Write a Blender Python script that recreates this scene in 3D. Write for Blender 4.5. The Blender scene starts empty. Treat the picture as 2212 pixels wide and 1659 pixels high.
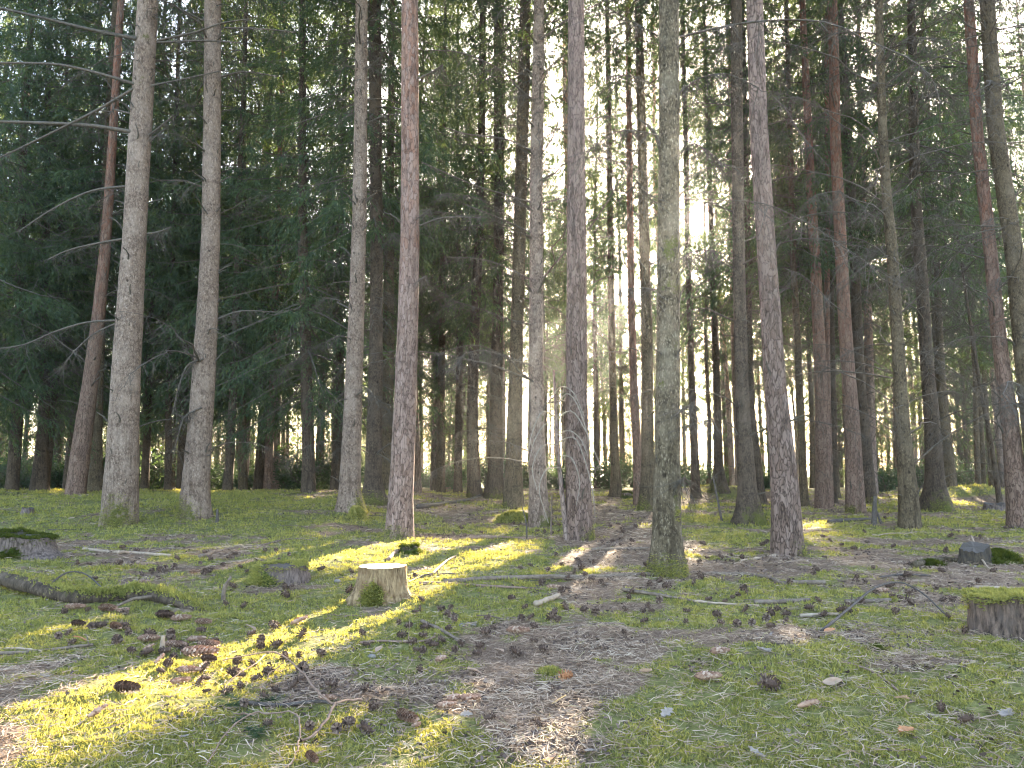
import bpy, math, random
import numpy as np
from mathutils import Vector, Matrix, Euler

random.seed(7)
RNG = np.random.default_rng(7)
scene = bpy.context.scene
COL = scene.collection

# ------------------------------------------------------------------ camera model (picture units: 2212 x 1659)
PW, PH, F = 2212.0, 1659.0, 1609.0
TILT = math.radians(6.2)
CAMH = 0.85
CT, ST = math.cos(TILT), math.sin(TILT)

def ray(U, V):
    a = (U - PW / 2) / F
    b = (PH / 2 - V) / F
    return (a, CT - b * ST, ST + b * CT)

def project(x, y, z):
    x = np.asarray(x, float); y = np.asarray(y, float); z = np.asarray(z, float) - CAMH
    f = y * CT + z * ST
    u = -y * ST + z * CT
    f = np.where(np.abs(f) < 1e-6, 1e-6, f)
    return PW / 2 + F * x / f, PH / 2 - F * u / f, f

# ------------------------------------------------------------------ noise
def _h(ix, iy, s):
    n = (ix.astype(np.int64) * 374761393 + iy.astype(np.int64) * 668265263 + s * 974634777) & 0x7fffffff
    n = (n ^ (n >> 13)) * 1274126177 & 0x7fffffff
    n = n ^ (n >> 16)
    return (n & 0xffff) / 65535.0

def vnoise(x, y, s=0):
    x = np.asarray(x, float); y = np.asarray(y, float)
    ix = np.floor(x); iy = np.floor(y)
    fx = x - ix; fy = y - iy
    fx = fx * fx * (3 - 2 * fx); fy = fy * fy * (3 - 2 * fy)
    a = _h(ix, iy, s); b = _h(ix + 1, iy, s); c = _h(ix, iy + 1, s); d = _h(ix + 1, iy + 1, s)
    return (a * (1 - fx) + b * fx) * (1 - fy) + (c * (1 - fx) + d * fx) * fy

def fbm(x, y, s=0, o=3):
    r = 0; a = 0.5; t = 0
    for i in range(o):
        r = r + a * vnoise(x * 2 ** i, y * 2 ** i, s + i * 17); t += a; a *= .55
    return r / t

def sstep(x, a, b):
    t = np.clip((np.asarray(x, float) - a) / (b - a), 0, 1)
    return t * t * (3 - 2 * t)

# ------------------------------------------------------------------ terrain
def ground_z(x, y):
    x = np.asarray(x, float); y = np.asarray(y, float)
    z = 0.30 * sstep(y, 7.5, 13.5) * (1 - sstep(y, 15, 23)) * sstep(-x, 0.6, 3.0)
    z = z - 0.035 * np.clip(y - 27, 0, 60) * sstep(y, 26, 34)
    z = z + 0.28 * np.exp(-((x - 5.6) ** 2 / 3.0 + (y - 20.5) ** 2 / 1.5))
    z = z + 0.35 * np.exp(-((x - 10.8) ** 2 / 2.2 + (y - 17.5) ** 2 / 1.2))
    z = z + 0.07 * np.exp(-((x - 1.6) ** 2 / 1.1 + (y - 3.0) ** 2 / .5))
    z = z + 0.05 * np.exp(-((x + 1.6) ** 2 / .8 + (y - 2.6) ** 2 / .5))
    near = np.clip(1.3 - np.hypot(x, y) / 60, 0.2, 1)
    z = z + near * (0.10 * (fbm(x * .45 + 9, y * .45, 3) - .5) + 0.05 * (fbm(x * 1.7, y * 1.7, 11) - .5))
    z = z + near * (0.042 * (fbm(x * 6.5, y * 6.5, 23, 2) - .5))
    return z

def ground_hit(U, V):
    d = ray(U, V)
    t = CAMH / max(-d[2], 1e-3)
    for _ in range(14):
        z = float(ground_z(d[0] * t, d[1] * t))
        dz = -d[2]
        if dz < 1e-3: break
        t = 0.5 * t + 0.5 * (CAMH - z) / dz
    return Vector((d[0] * t, d[1] * t, float(ground_z(d[0] * t, d[1] * t)))), t

# painted map of where moss grows (+) and where bare needle litter lies (-), in picture units of flat ground
MOSS_BLOBS = [
    (250, 1560, 520, 150, .55), (200, 1400, 300, 90, .25), (520, 1330, 260, 60, .25), (1900, 1520, 420, 170, .62), (1560, 1640, 260, 60, .35),
    (1050, 1215, 220, 40, .55), (640, 1210, 240, 40, .4), (420, 1120, 500, 40, .45), (1480, 1320, 190, 45, .45), (980, 1320, 130, 60, .35),
    (1700, 1350, 260, 35, .25), (1850, 1165, 200, 35, .3), (1560, 1140, 90, 30, .3), (780, 1590, 90, 60, .3), (620, 1650, 200, 60, .3), (1190, 1455, 40, 14, .5),
    (880, 1400, 140, 60, .15),
    (1250, 1420, 190, 110, -.38), (1280, 1190, 110, 90, -.5), (1130, 1600, 190, 90, -.2), (330, 1210, 190, 40, -.35), (420, 1350, 110, 40, -.35), (1680, 1215, 400, 36, -.45), (1600, 1395, 260, 35, -.5),
    (2050, 1290, 260, 40, -.4), (1000, 1500, 260, 35, -.3), (640, 1480, 120, 60, -.2), (960, 1095, 260, 26, -.3), (1850, 1090, 300, 24, -.2), (1350, 1130, 110, 30, -.3),
]
def moss_mask(x, y):
    U, V, f = project(x, y, 0 * np.asarray(x, float))
    m = 0.05 + 1.7 * (fbm(np.asarray(x) * 1.3, np.asarray(y) * 1.3, 41) - .5) + 1.0 * (fbm(np.asarray(x) * 5, np.asarray(y) * 5, 51, 2) - .5)
    ok = f > 0.3
    for (u, v, a, b, w) in MOSS_BLOBS:
        m = m + np.where(ok, w * np.exp(-(((U - u) / a) ** 2 + ((V - v) / b) ** 2)), 0)
    return np.clip(m * 1.5 + .5, 0, 1)

# ------------------------------------------------------------------ sun
SUN_PX = (1516, 470)
SDIR = Vector(ray(*SUN_PX)).normalized()
SUN_EL = math.asin(SDIR.z)
SUN_AZ = math.atan2(SDIR.x, SDIR.y)
LIT = [
    [(640, 1310), (760, 1290), (770, 1210), (900, 1210), (1000, 1280), (900, 1350), (760, 1425), (620, 1490), (480, 1540), (330, 1610), (150, 1720), (-300, 1950), (-500, 1700), (0, 1520), (70, 1470), (330, 1405), (440, 1375), (560, 1335)],
    [(545, 1205), (700, 1172), (900, 1160), (1140, 1165), (1185, 1200), (1040, 1240), (840, 1245), (700, 1225), (560, 1250), (440, 1262), (300, 1270), (400, 1245)],
    [(1225, 1180), (1330, 1165), (1330, 1215), (1250, 1260), (1160, 1310), (1120, 1310), (1180, 1250)],
    [(980, 1440), (1050, 1470), (960, 1560), (900, 1680), (560, 1680), (700, 1590), (850, 1500)],
    [(1200, 1530), (1370, 1520), (1400, 1600), (1360, 1690), (1080, 1690), (1120, 1600)],
    [(1640, 1400), (1840, 1385), (1900, 1410), (1820, 1450), (1700, 1440)],
    [(0, 1350), (130, 1315), (230, 1325), (110, 1385), (0, 1400)],
    [(560, 1105), (760, 1078), (760, 1092), (600, 1118)], [(0, 1085), (220, 1076), (220, 1090), (0, 1110)], [(310, 1080), (390, 1076), (390, 1100), (310, 1104)],
    [(1060, 1120), (1130, 1095), (1150, 1110), (1090, 1135)], [(1570, 1135), (1620, 1120), (1620, 1140), (1580, 1150)], [(1470, 1195), (1500, 1190), (1500, 1215), (1475, 1215)],
    [(2060, 1080), (2170, 1072), (2150, 1092), (2060, 1096)], [(1700, 1130), (1800, 1120), (1780, 1140), (1700, 1145)], [(2050, 1160), (2080, 1158), (2090, 1168), (2060, 1168)],
]
def in_poly(px, py, poly):
    r = np.zeros(px.shape, bool)
    n = len(poly); j = n - 1
    for i in range(n):
        xi, yi = poly[i]; xj, yj = poly[j]
        c = ((yi > py) != (yj > py)) & (px < (xj - xi) * (py - yi) / (yj - yi + 1e-9) + xi)
        r ^= c; j = i
    return r
_us = np.arange(-500, 2700, 6); _vs = np.arange(1040, 1960, 3)
_UU, _VV = np.meshgrid(_us + .01, _vs + .01)
LITMAP = np.zeros(_UU.shape, bool)
for p in LIT: LITMAP |= in_poly(_UU, _VV, p)
def lit_at(x, y):
    U, V, f = project(x, y, 0 * x)
    iu = np.floor((U + 500) / 6).astype(int); iv = np.floor((V - 1040) / 3).astype(int)
    ok = (f > .3) & (iu >= 0) & (iu < LITMAP.shape[1]) & (iv >= 0) & (iv < LITMAP.shape[0])
    return ok & LITMAP[np.clip(iv, 0, LITMAP.shape[0] - 1), np.clip(iu, 0, LITMAP.shape[1] - 1)]

# ------------------------------------------------------------------ mesh helpers
class MB:
    def __init__(self):
        self.v = []; self.f = []; self.n = 0
    def add(self, verts, faces, mat=0):
        verts = np.asarray(verts, np.float32).reshape(-1, 3)
        if len(verts) == 0: return
        faces = np.asarray(faces, np.int64)
        self.v.append(verts); self.f.append((faces + self.n, mat)); self.n += len(verts)
    def mesh(self, name, mats, smooth=False, attrs=None):
        V = np.concatenate(self.v) if self.v else np.zeros((0, 3), np.float32)
        return raw_mesh(name, V, self.f, mats, smooth, attrs)

def raw_mesh(name, V, flist, mats, smooth=False, attrs=None):
    me = bpy.data.meshes.new(name)
    me.vertices.add(len(V)); me.vertices.foreach_set('co', np.ascontiguousarray(V, np.float32).ravel())
    loops = np.concatenate([f.ravel() for f, m in flist]) if flist else np.zeros(0, int)
    sizes = np.concatenate([np.full(len(f), f.shape[1]) for f, m in flist]) if flist else np.zeros(0, int)
    mi = np.concatenate([np.full(len(f), m) for f, m in flist]) if flist else np.zeros(0, int)
    starts = np.concatenate([[0], np.cumsum(sizes)[:-1]]) if len(sizes) else sizes
    me.loops.add(len(loops)); me.loops.foreach_set('vertex_index', loops.astype(np.int32))
    me.polygons.add(len(sizes)); me.polygons.foreach_set('loop_start', starts.astype(np.int32))
    me.polygons.foreach_set('material_index', mi.astype(np.int32))
    me.polygons.foreach_set('use_smooth', np.full(len(sizes), bool(smooth)))
    for m in mats: me.materials.append(m)
    if attrs:
        for k, a in attrs.items():
            at = me.attributes.new(k, 'FLOAT', 'POINT'); at.data.foreach_set('value', np.ascontiguousarray(a, np.float32))
    me.update(calc_edges=True)
    return me

def link(name, me, parent=None, loc=None):
    o = bpy.data.objects.new(name, me); COL.objects.link(o)
    if parent is not None: o.parent = parent
    if loc is not None: o.location = loc
    return o

def tag(o, label=None, cat=None, group=None, kind=None):
    if label: o['label'] = label
    if cat: o['category'] = cat
    if group: o['group'] = group
    if kind: o['kind'] = kind
    return o

def nrm(a): return a / (np.linalg.norm(a, axis=-1, keepdims=True) + 1e-9)

def tubes(P, R, n=3):
    P = np.asarray(P, float); R = np.asarray(R, float)
    N, k, _ = P.shape
    T = nrm(np.gradient(P, axis=1))
    mt = nrm(P[:, -1] - P[:, 0])
    ref = np.where(np.abs(mt[:, 2:3]) > .85, np.array([[1., 0, 0]]), np.array([[0, 0, 1.]]))[:, None, :]
    A = nrm(np.cross(T, np.broadcast_to(ref, T.shape))); B = np.cross(T, A)
    ang = 2 * np.pi * np.arange(n) / n
    c = np.cos(ang)[None, None, :, None]; s = np.sin(ang)[None, None, :, None]
    V = P[:, :, None, :] + R[:, :, None, None] * (c * A[:, :, None, :] + s * B[:, :, None, :])
    i = np.arange(N)[:, None, None] * (k * n); j = np.arange(k - 1)[None, :, None] * n; a = np.arange(n)[None, None, :]
    b = (a + 1) % n
    Fc = np.stack(np.broadcast_arrays(i + j + a, i + j + b, i + j + n + b, i + j + n + a), -1).reshape(-1, 4)
    return V.reshape(-1, 3), Fc

def tube_caps(k, n):
    return np.array([list(range(n))[::-1]]), np.array([[(k - 1) * n + a for a in range(n)]])

def curve_pts(ctrl, k):
    """smooth polyline through control points (Catmull-Rom)"""
    c = np.asarray(ctrl, float)
    if len(c) == 2:
        t = np.linspace(0, 1, k)[:, None]; return c[0] * (1 - t) + c[1] * t
    p = np.vstack([2 * c[0] - c[1], c, 2 * c[-1] - c[-2]])
    out = []
    for u in np.linspace(0, len(c) - 1 - 1e-6, k):
        i = int(u); t = u - i
        p0, p1, p2, p3 = p[i], p[i + 1], p[i + 2], p[i + 3]
        out.append(.5 * (2 * p1 + (p2 - p0) * t + (2 * p0 - 5 * p1 + 4 * p2 - p3) * t * t + (3 * p1 - p0 - 3 * p2 + p3) * t ** 3))
    return np.array(out)

# ------------------------------------------------------------------ materials
def new_mat(name):
    m = bpy.data.materials.new(name); m.use_nodes = True
    nt = m.node_tree; nt.nodes.clear()
    return m, nt
def N(nt, t, **kw):
    n = nt.nodes.new(t)
    for k, v in kw.items(): setattr(n, k, v)
    return n
def ramp(nt, stops, fac=None, interp='LINEAR'):
    r = N(nt, 'ShaderNodeValToRGB'); r.color_ramp.interpolation = interp
    el = r.color_ramp.elements
    while len(el) < len(stops): el.new(.5)
    for e, (p, c) in zip(el, stops):
        e.position = p; e.color = (*c, 1) if len(c) == 3 else c
    if fac is not None: nt.links.new(fac, r.inputs[0])
    return r
def mixc(nt, fac, a, b, mode='MIX'):
    m = N(nt, 'ShaderNodeMix', data_type='RGBA', blend_type=mode)
    for sock, v in ((m.inputs[0], fac), (m.inputs[6], a), (m.inputs[7], b)):
        if hasattr(v, 'is_output'): nt.links.new(v, sock)
        elif isinstance(v, (int, float)): sock.default_value = v
        else: sock.default_value = (*v, 1)
    return m.outputs[2]
def math_(nt, op, a, b=None, c=None, clamp=False):
    m = N(nt, 'ShaderNodeMath', operation=op, use_clamp=clamp)
    for i, v in enumerate((a, b, c)):
        if v is None: continue
        if hasattr(v, 'is_output'): nt.links.new(v, m.inputs[i])
        else: m.inputs[i].default_value = v
    return m.outputs[0]
def noise_(nt, vec, scale, detail=4, rough=.6, dist=0):
    n = N(nt, 'ShaderNodeTexNoise'); n.inputs['Scale'].default_value = scale; n.inputs['Detail'].default_value = detail
    n.inputs['Roughness'].default_value = rough; n.inputs['Distortion'].default_value = dist
    if vec is not None: nt.links.new(vec, n.inputs['Vector'])
    return n.outputs['Fac']
def mapping(nt, vec, scale):
    m = N(nt, 'ShaderNodeMapping'); m.inputs['Scale'].default_value = scale; nt.links.new(vec, m.inputs['Vector']); return m.outputs[0]
def finish(nt, col, rough=.9, bump=None, bstr=.4, bdist=.01, spec=.2, transl=None):
    out = N(nt, 'ShaderNodeOutputMaterial')
    p = N(nt, 'ShaderNodeBsdfPrincipled')
    if hasattr(col, 'is_output'): nt.links.new(col, p.inputs['Base Color'])
    else: p.inputs['Base Color'].default_value = (*col, 1)
    p.inputs['Roughness'].default_value = rough
    p.inputs['Specular IOR Level'].default_value = spec
    if bump is not None:
        b = N(nt, 'ShaderNodeBump'); b.inputs['Strength'].default_value = bstr; b.inputs['Distance'].default_value = bdist
        nt.links.new(bump, b.inputs['Height']); nt.links.new(b.outputs[0], p.inputs['Normal'])
    if transl:
        t = N(nt, 'ShaderNodeBsdfTranslucent')
        tc = mixc(nt, 1.0, col, transl[1], 'MULTIPLY')
        nt.links.new(tc, t.inputs['Color'])
        mx = N(nt, 'ShaderNodeMixShader'); mx.inputs[0].default_value = transl[0]
        nt.links.new(p.outputs[0], mx.inputs[1]); nt.links.new(t.outputs[0], mx.inputs[2]); nt.links.new(mx.outputs[0], out.inputs[0])
    else:
        nt.links.new(p.outputs[0], out.inputs[0])

MOSS_G = [(0.0, (.075, .082, .034)), (.35, (.205, .213, .075)), (.7, (.33, .32, .11)), (1.0, (.46, .42, .17))]

def bark_mat(name, kind, base, dark, light, moss_col=((.05, .055, .014), (.13, .125, .03)), upper=None):
    m, nt = new_mat(name)
    tc = N(nt, 'ShaderNodeTexCoord').outputs['Object']
    sep = N(nt, 'ShaderNodeSeparateXYZ'); nt.links.new(tc, sep.inputs[0])
    if kind == 'spruce':
        v1 = mapping(nt, tc, (1, 1, .7)); v2 = mapping(nt, tc, (1, 1, .45))
        a = noise_(nt, v1, 4.5, 5, .65); b = noise_(nt, v1, 34, 4, .75); c = noise_(nt, v2, 75, 3, .7)
        vo = N(nt, 'ShaderNodeTexVoronoi'); vo.inputs['Scale'].default_value = 62; nt.links.new(v2, vo.inputs['Vector'])
        col = mixc(nt, ramp(nt, [(.36, (0, 0, 0)), (.62, (1, 1, 1))], b).outputs[0], dark, base)
        col = mixc(nt, ramp(nt, [(.46, (0, 0, 0)), (.75, (.7, .7, .7))], a).outputs[0], col, light)
        col = mixc(nt, ramp(nt, [(.54, (0, 0, 0)), (.66, (.85, .85, .85))], c).outputs[0], col, light)
        # scattered knots and ring scars where whorls of branches broke off
        kv = N(nt, 'ShaderNodeTexVoronoi'); kv.inputs['Scale'].default_value = 6.0; nt.links.new(mapping(nt, tc, (1, 1, .8)), kv.inputs['Vector'])
        kf = ramp(nt, [(.06, (1, 1, 1)), (.13, (0, 0, 0))], kv.outputs['Distance']).outputs[0]
        col = mixc(nt, math_(nt, 'MULTIPLY', kf, .8), col, (dark[0] * .35, dark[1] * .33, dark[2] * .3))
        # dark rings at the old branch whorls, rough scaly foot
        zf = math_(nt, 'FRACT', math_(nt, 'ADD', math_(nt, 'DIVIDE', sep.outputs[2], .42), math_(nt, 'MULTIPLY', math_(nt, 'SUBTRACT', a, .5), .35)))
        zd = math_(nt, 'ABSOLUTE', math_(nt, 'SUBTRACT', zf, .5))
        ring = math_(nt, 'MULTIPLY', ramp(nt, [(.41, (0, 0, 0)), (.49, (1, 1, 1))], zd).outputs[0], ramp(nt, [(.42, (0, 0, 0)), (.6, (1, 1, 1))], noise_(nt, tc, 7, 3, .6)).outputs[0])
        col = mixc(nt, math_(nt, 'MULTIPLY', ring, .38), col, (dark[0] * .6, dark[1] * .58, dark[2] * .55))
        st = noise_(nt, mapping(nt, tc, (1, 1, .12)), 22, 4, .7)
        foot = N(nt, 'ShaderNodeMapRange'); foot.inputs[1].default_value = 1.6; foot.inputs[2].default_value = .1; nt.links.new(sep.outputs[2], foot.inputs[0])
        crk = math_(nt, 'MULTIPLY', ramp(nt, [(.5, (0, 0, 0)), (.6, (1, 1, 1))], st).outputs[0], math_(nt, 'ADD', math_(nt, 'MULTIPLY', foot.outputs[0], .55), .12))
        col = mixc(nt, crk, col, (dark[0] * .8, dark[1] * .75, dark[2] * .7))
        h = math_(nt, 'ADD', math_(nt, 'MULTIPLY', b, .8), math_(nt, 'MULTIPLY', vo.outputs['Distance'], .9))
        h = math_(nt, 'SUBTRACT', h, math_(nt, 'MULTIPLY', crk, 1.2))
        bstr, bd = .55, .012
    else:
        v1 = mapping(nt, tc, (1, 1, .32))
        wn = N(nt, 'ShaderNodeTexNoise'); wn.inputs['Scale'].default_value = 14; wn.inputs['Detail'].default_value = 5; nt.links.new(v1, wn.inputs['Vector'])
        wv = N(nt, 'ShaderNodeVectorMath', operation='MULTIPLY_ADD'); nt.links.new(wn.outputs['Color'], wv.inputs[0]); wv.inputs[1].default_value = (.12, .12, .10); nt.links.new(v1, wv.inputs[2])
        vo = N(nt, 'ShaderNodeTexVoronoi', feature='DISTANCE_TO_EDGE'); vo.inputs['Scale'].default_value = 31; nt.links.new(wv.outputs[0], vo.inputs['Vector'])
        vc = N(nt, 'ShaderNodeTexVoronoi'); vc.inputs['Scale'].default_value = 31; nt.links.new(wv.outputs[0], vc.inputs['Vector'])
        b = noise_(nt, v1, 60, 4, .65); a = noise_(nt, tc, 2.4, 3, .6)
        crev = ramp(nt, [(.0, (.1, .1, .1)), (.10, (1, 1, 1))], math_(nt, 'ADD', vo.outputs[0], math_(nt, 'MULTIPLY', math_(nt, 'SUBTRACT', b, .5), .16))).outputs[0]
        cs = N(nt, 'ShaderNodeSeparateColor'); nt.links.new(vc.outputs['Color'], cs.inputs[0])
        plate = mixc(nt, cs.outputs[0], base, light)
        plate = mixc(nt, math_(nt, 'MULTIPLY', ramp(nt, [(.35, (0, 0, 0)), (.7, (1, 1, 1))], b).outputs[0], .55), plate, light)
        if upper is not None:
            hz = math_(nt, 'ADD', sep.outputs[2], math_(nt, 'MULTIPLY', math_(nt, 'SUBTRACT', a, .5), 5))
            uf = N(nt, 'ShaderNodeMapRange'); uf.inputs[1].default_value = upper[1]; uf.inputs[2].default_value = upper[2]; nt.links.new(hz, uf.inputs[0])
            plate = mixc(nt, uf.outputs[0], plate, mixc(nt, cs.outputs[1], upper[0], light))
        cz = N(nt, 'ShaderNodeMapRange'); cz.inputs[1].default_value = .3; cz.inputs[2].default_value = 3.0; cz.inputs[3].default_value = .05; cz.inputs[4].default_value = .38; nt.links.new(sep.outputs[2], cz.inputs[0])
        col = mixc(nt, crev, mixc(nt, cz.outputs[0], dark, plate), plate)
        st = noise_(nt, mapping(nt, tc, (1, 1, .16)), 20, 4, .7)
        col = mixc(nt, math_(nt, 'MULTIPLY', ramp(nt, [(.5, (0, 0, 0)), (.62, (1, 1, 1))], st).outputs[0], .5), col, dark)
        h = math_(nt, 'ADD', math_(nt, 'MULTIPLY', crev, .8), math_(nt, 'MULTIPLY', b, .5))
        bstr, bd = .7, .015
    at = N(nt, 'ShaderNodeAttribute', attribute_name='moss')
    mn = math_(nt, 'ADD', math_(nt, 'MULTIPLY', math_(nt, 'SUBTRACT', noise_(nt, tc, 11, 4, .65), .5), 1.9), math_(nt, 'MULTIPLY', math_(nt, 'SUBTRACT', noise_(nt, tc, 55, 3, .7), .5), 1.2))
    mf = math_(nt, 'ADD', math_(nt, 'MULTIPLY', at.outputs['Fac'], .8), math_(nt, 'SUBTRACT', mn, .45))
    mf = ramp(nt, [(.06, (0, 0, 0)), (.4, (.92, .92, .92))], mf).outputs[0]
    mc = mixc(nt, noise_(nt, tc, 70, 3, .7), moss_col[0], moss_col[1])
    col = mixc(nt, mf, col, mc)
    finish(nt, col, .92, h, bstr, bd, .15)
    return m

M = {}
M['spruce_grey'] = bark_mat('spruce_bark_grey', 'spruce', (.24, .168, .125), (.085, .057, .041), (.37, .28, .22))
M['spruce_olive'] = bark_mat('spruce_bark_olive', 'spruce', (.125, .09, .054), (.042, .03, .019), (.195, .148, .096))
M['spruce_dark'] = bark_mat('spruce_bark_dark', 'spruce', (.10, .071, .05), (.038, .027, .019), (.16, .118, .085))
M['spruce_lichen'] = bark_mat('spruce_bark_lichen', 'spruce', (.135, .102, .062), (.04, .029, .018), (.26, .21, .145))
M['pine_pink'] = bark_mat('pine_bark_pink', 'pine', (.175, .106, .077), (.036, .022, .016), (.32, .22, .18), upper=((.30, .155, .105), 2.2, 5.0))
M['pine_brown'] = bark_mat('pine_bark_brown', 'pine', (.135, .085, .061), (.03, .019, .014), (.24, .168, .135), upper=((.27, .18, .15), 3, 6))
M['pine_red'] = bark_mat('pine_bark_red', 'pine', (.165, .098, .07), (.05, .03, .022), (.24, .16, .12), upper=((.24, .10, .062), 2.0, 6.0))
M['pine_orange'] = bark_mat('pine_bark_orange', 'pine', (.20, .14, .115), (.06, .04, .03), (.30, .22, .18), upper=((.42, .20, .10), 3.0, 7.0))

def simple(name, c1, c2, scale=30, rough=.9, bstr=.4, bd=.006, stretch=(1, 1, 1), island=None, transl=None, spec=.2):
    m, nt = new_mat(name)
    tc = mapping(nt, N(nt, 'ShaderNodeTexCoord').outputs['Object'], stretch)
    n = noise_(nt, tc, scale, 4, .65)
    f = ramp(nt, [(.3, (0, 0, 0)), (.7, (1, 1, 1))], n).outputs[0]
    col = mixc(nt, f, c1, c2)
    if island:
        g = N(nt, 'ShaderNodeNewGeometry').outputs['Random Per Island']
        r = ramp(nt, island, g)
        col = mixc(nt, .75, col, r.outputs[0])
    finish(nt, col, rough, n if bstr else None, bstr, bd, spec, transl)
    return m

def blade_mat(name, stops, nscale, transl, rough=.6, spec=.25):
    """foliage blades: colour varies blade by blade and clump by clump"""
    m, nt = new_mat(name)
    g = N(nt, 'ShaderNodeNewGeometry')
    n = noise_(nt, g.outputs['Position'], nscale, 3, .6)
    if nscale == 2.2: n = math_(nt, 'ADD', math_(nt, 'MULTIPLY', n, .55), math_(nt, 'MULTIPLY', noise_(nt, g.outputs['Position'], 11, 2, .6), .45))
    f = math_(nt, 'ADD', math_(nt, 'MULTIPLY', g.outputs['Random Per Island'], .5), math_(nt, 'MULTIPLY', math_(nt, 'SUBTRACT', n, .25), 1.0), clamp=True)
    col = ramp(nt, stops, f).outputs[0]
    finish(nt, col, rough, None, spec=spec, transl=transl)
    return m

M['needles'] = blade_mat('spruce_needles', [(0, (.028, .048, .031)), (.5, (.058, .088, .050)), (.85, (.09, .122, .056)), (1, (.13, .15, .06))], .8, (.42, (2.1, 1.9, .75)))
M['needles_pine'] = blade_mat('pine_needles', [(0, (.03, .05, .03)), (.6, (.05, .08, .045)), (1, (.08, .11, .05))], .8, (.4, (1.9, 1.8, .9)))
M['moss'] = blade_mat('moss_shoots', MOSS_G, 2.2, (.5, (1.6, 1.42, .7)), .8, .1)
M['moss_dark'] = blade_mat('moss_shoots_dark', [(0, (.03, .042, .010)), (.5, (.065, .08, .016)), (1, (.13, .135, .028))], 9, (.4, (1.5, 1.4, .6)), .8, .1)
M['litter'] = blade_mat('fallen_needles', [(0, (.10, .06, .04)), (.3, (.26, .17, .115)), (.65, (.41, .295, .205)), (1, (.55, .45, .33))], 1.6, None, .7)
M['grass'] = blade_mat('dry_grass', [(0, (.20, .19, .08)), (.5, (.33, .28, .16)), (1, (.48, .41, .28))], 1.2, (.4, (1.2, 1.15, .9)), .7)
M['crumbs'] = blade_mat('bark_crumbs', [(0, (.03, .02, .016)), (.4, (.08, .052, .04)), (.75, (.17, .115, .09)), (1, (.36, .30, .26))], 3, None, .8)
M['dead_wood'] = simple('dead_branch_bark', (.07, .055, .042), (.15, .122, .097), 40, .9, .3, .004, (1, 1, 1))
M['dead_dark'] = simple('dead_branch_bark_dark', (.06, .047, .037), (.13, .11, .085), 40)
M['dead_pale'] = simple('dead_twig_pale', (.17, .138, .105), (.31, .26, .205), 30)
M['twig_wood'] = simple('crown_twig_bark', (.075, .06, .047), (.15, .125, .10), 20, bstr=0)
M['stick'] = simple('fallen_stick_bark', (.10, .07, .05), (.24, .18, .135), 34, .9, .5, .004)
M['stick_pale'] = simple('barkless_stick', (.26, .18, .12), (.42, .32, .23), 26, .8, .3, .003)
M['stick_pink'] = simple('pine_twig_bark', (.15, .09, .065), (.28, .19, .14), 40, .8, .3, .003)
M['stick_dark'] = simple('wet_stick_bark', (.05, .04, .033), (.13, .105, .09), 34, .85, .5, .004)
M['cone_brown'] = simple('spruce_cone_scales', (.17, .09, .055), (.36, .23, .16), 60, .6, .3, .002, island=[(0, (.17, .085, .055)), (.5, (.40, .24, .165)), (1, (.60, .45, .34))])
M['cone_dark'] = simple('pine_cone_scales', (.04, .025, .02), (.12, .075, .055), 60, .75, .3, .002, island=[(0, (.04, .026, .02)), (.6, (.14, .088, .064)), (1, (.34, .245, .185))])
M['cone_orange'] = simple('fresh_cone_scales', (.30, .13, .06), (.42, .2, .10), 60, .7, .3, .002, island=[(0, (.22, .09, .04)), (.6, (.40, .18, .08)), (1, (.5, .28, .15))])
M['cone_core'] = simple('cone_core_wood', (.10, .05, .035), (.20, .12, .08), 80)
M['leaf_tan'] = simple('dry_leaf_tan', (.38, .25, .17), (.52, .37, .27), 30, .7, .2, .002, transl=(.3, (1.2, 1.1, 1)))
M['leaf_orange'] = simple('dry_leaf_orange', (.46, .21, .10), (.58, .31, .17), 30, .7, .2, .002, transl=(.3, (1.2, 1.1, 1)))
M['leaf_grey'] = simple('dry_leaf_grey', (.25, .20, .165), (.38, .315, .265), 30, .7, .2, .002, transl=(.2, (1.1, 1.1, 1.1)))
M['stone'] = simple('grey_pebble', (.13, .112, .095), (.22, .195, .17), 25, .85)

def stump_side(name, c1, c2, c3):
    m, nt = new_mat(name)
    tc = N(nt, 'ShaderNodeTexCoord').outputs['Object']
    v = mapping(nt, tc, (1, 1, .22)); n = noise_(nt, v, 55, 5, .7); b = noise_(nt, tc, 14, 4, .6)
    col = mixc(nt, ramp(nt, [(.35, (0, 0, 0)), (.62, (1, 1, 1))], n).outputs[0], c1, c2)
    col = mixc(nt, ramp(nt, [(.5, (0, 0, 0)), (.7, (.8, .8, .8))], b).outputs[0], col, c3)
    at = N(nt, 'ShaderNodeAttribute', attribute_name='moss')
    mf = math_(nt, 'ADD', math_(nt, 'MULTIPLY', at.outputs['Fac'], 1.3), math_(nt, 'SUBTRACT', noise_(nt, tc, 24, 4, .65), .95))
    mf = ramp(nt, [(.1, (0, 0, 0)), (.25, (1, 1, 1))], mf).outputs[0]
    col = mixc(nt, mf, col, (.06, .08, .014))
    finish(nt, col, .85, math_(nt, 'ADD', n, math_(nt, 'MULTIPLY', b, .6)), .8, .02, .2)
    return m
M['stump_fresh'] = stump_side('weathered_stump_side', (.085, .048, .025), (.36, .25, .135), (.22, .13, .065))
M['stump_old'] = stump_side('rotten_stump_side', (.05, .035, .028), (.22, .165, .14), (.14, .10, .085))
M['stump_red'] = stump_side('crumbling_stump_side', (.028, .019, .015), (.20, .135, .10), (.11, .082, .068))
M['stump_black'] = stump_side('blackened_stump_side', (.025, .02, .018), (.10, .075, .05), (.07, .06, .055))
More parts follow.
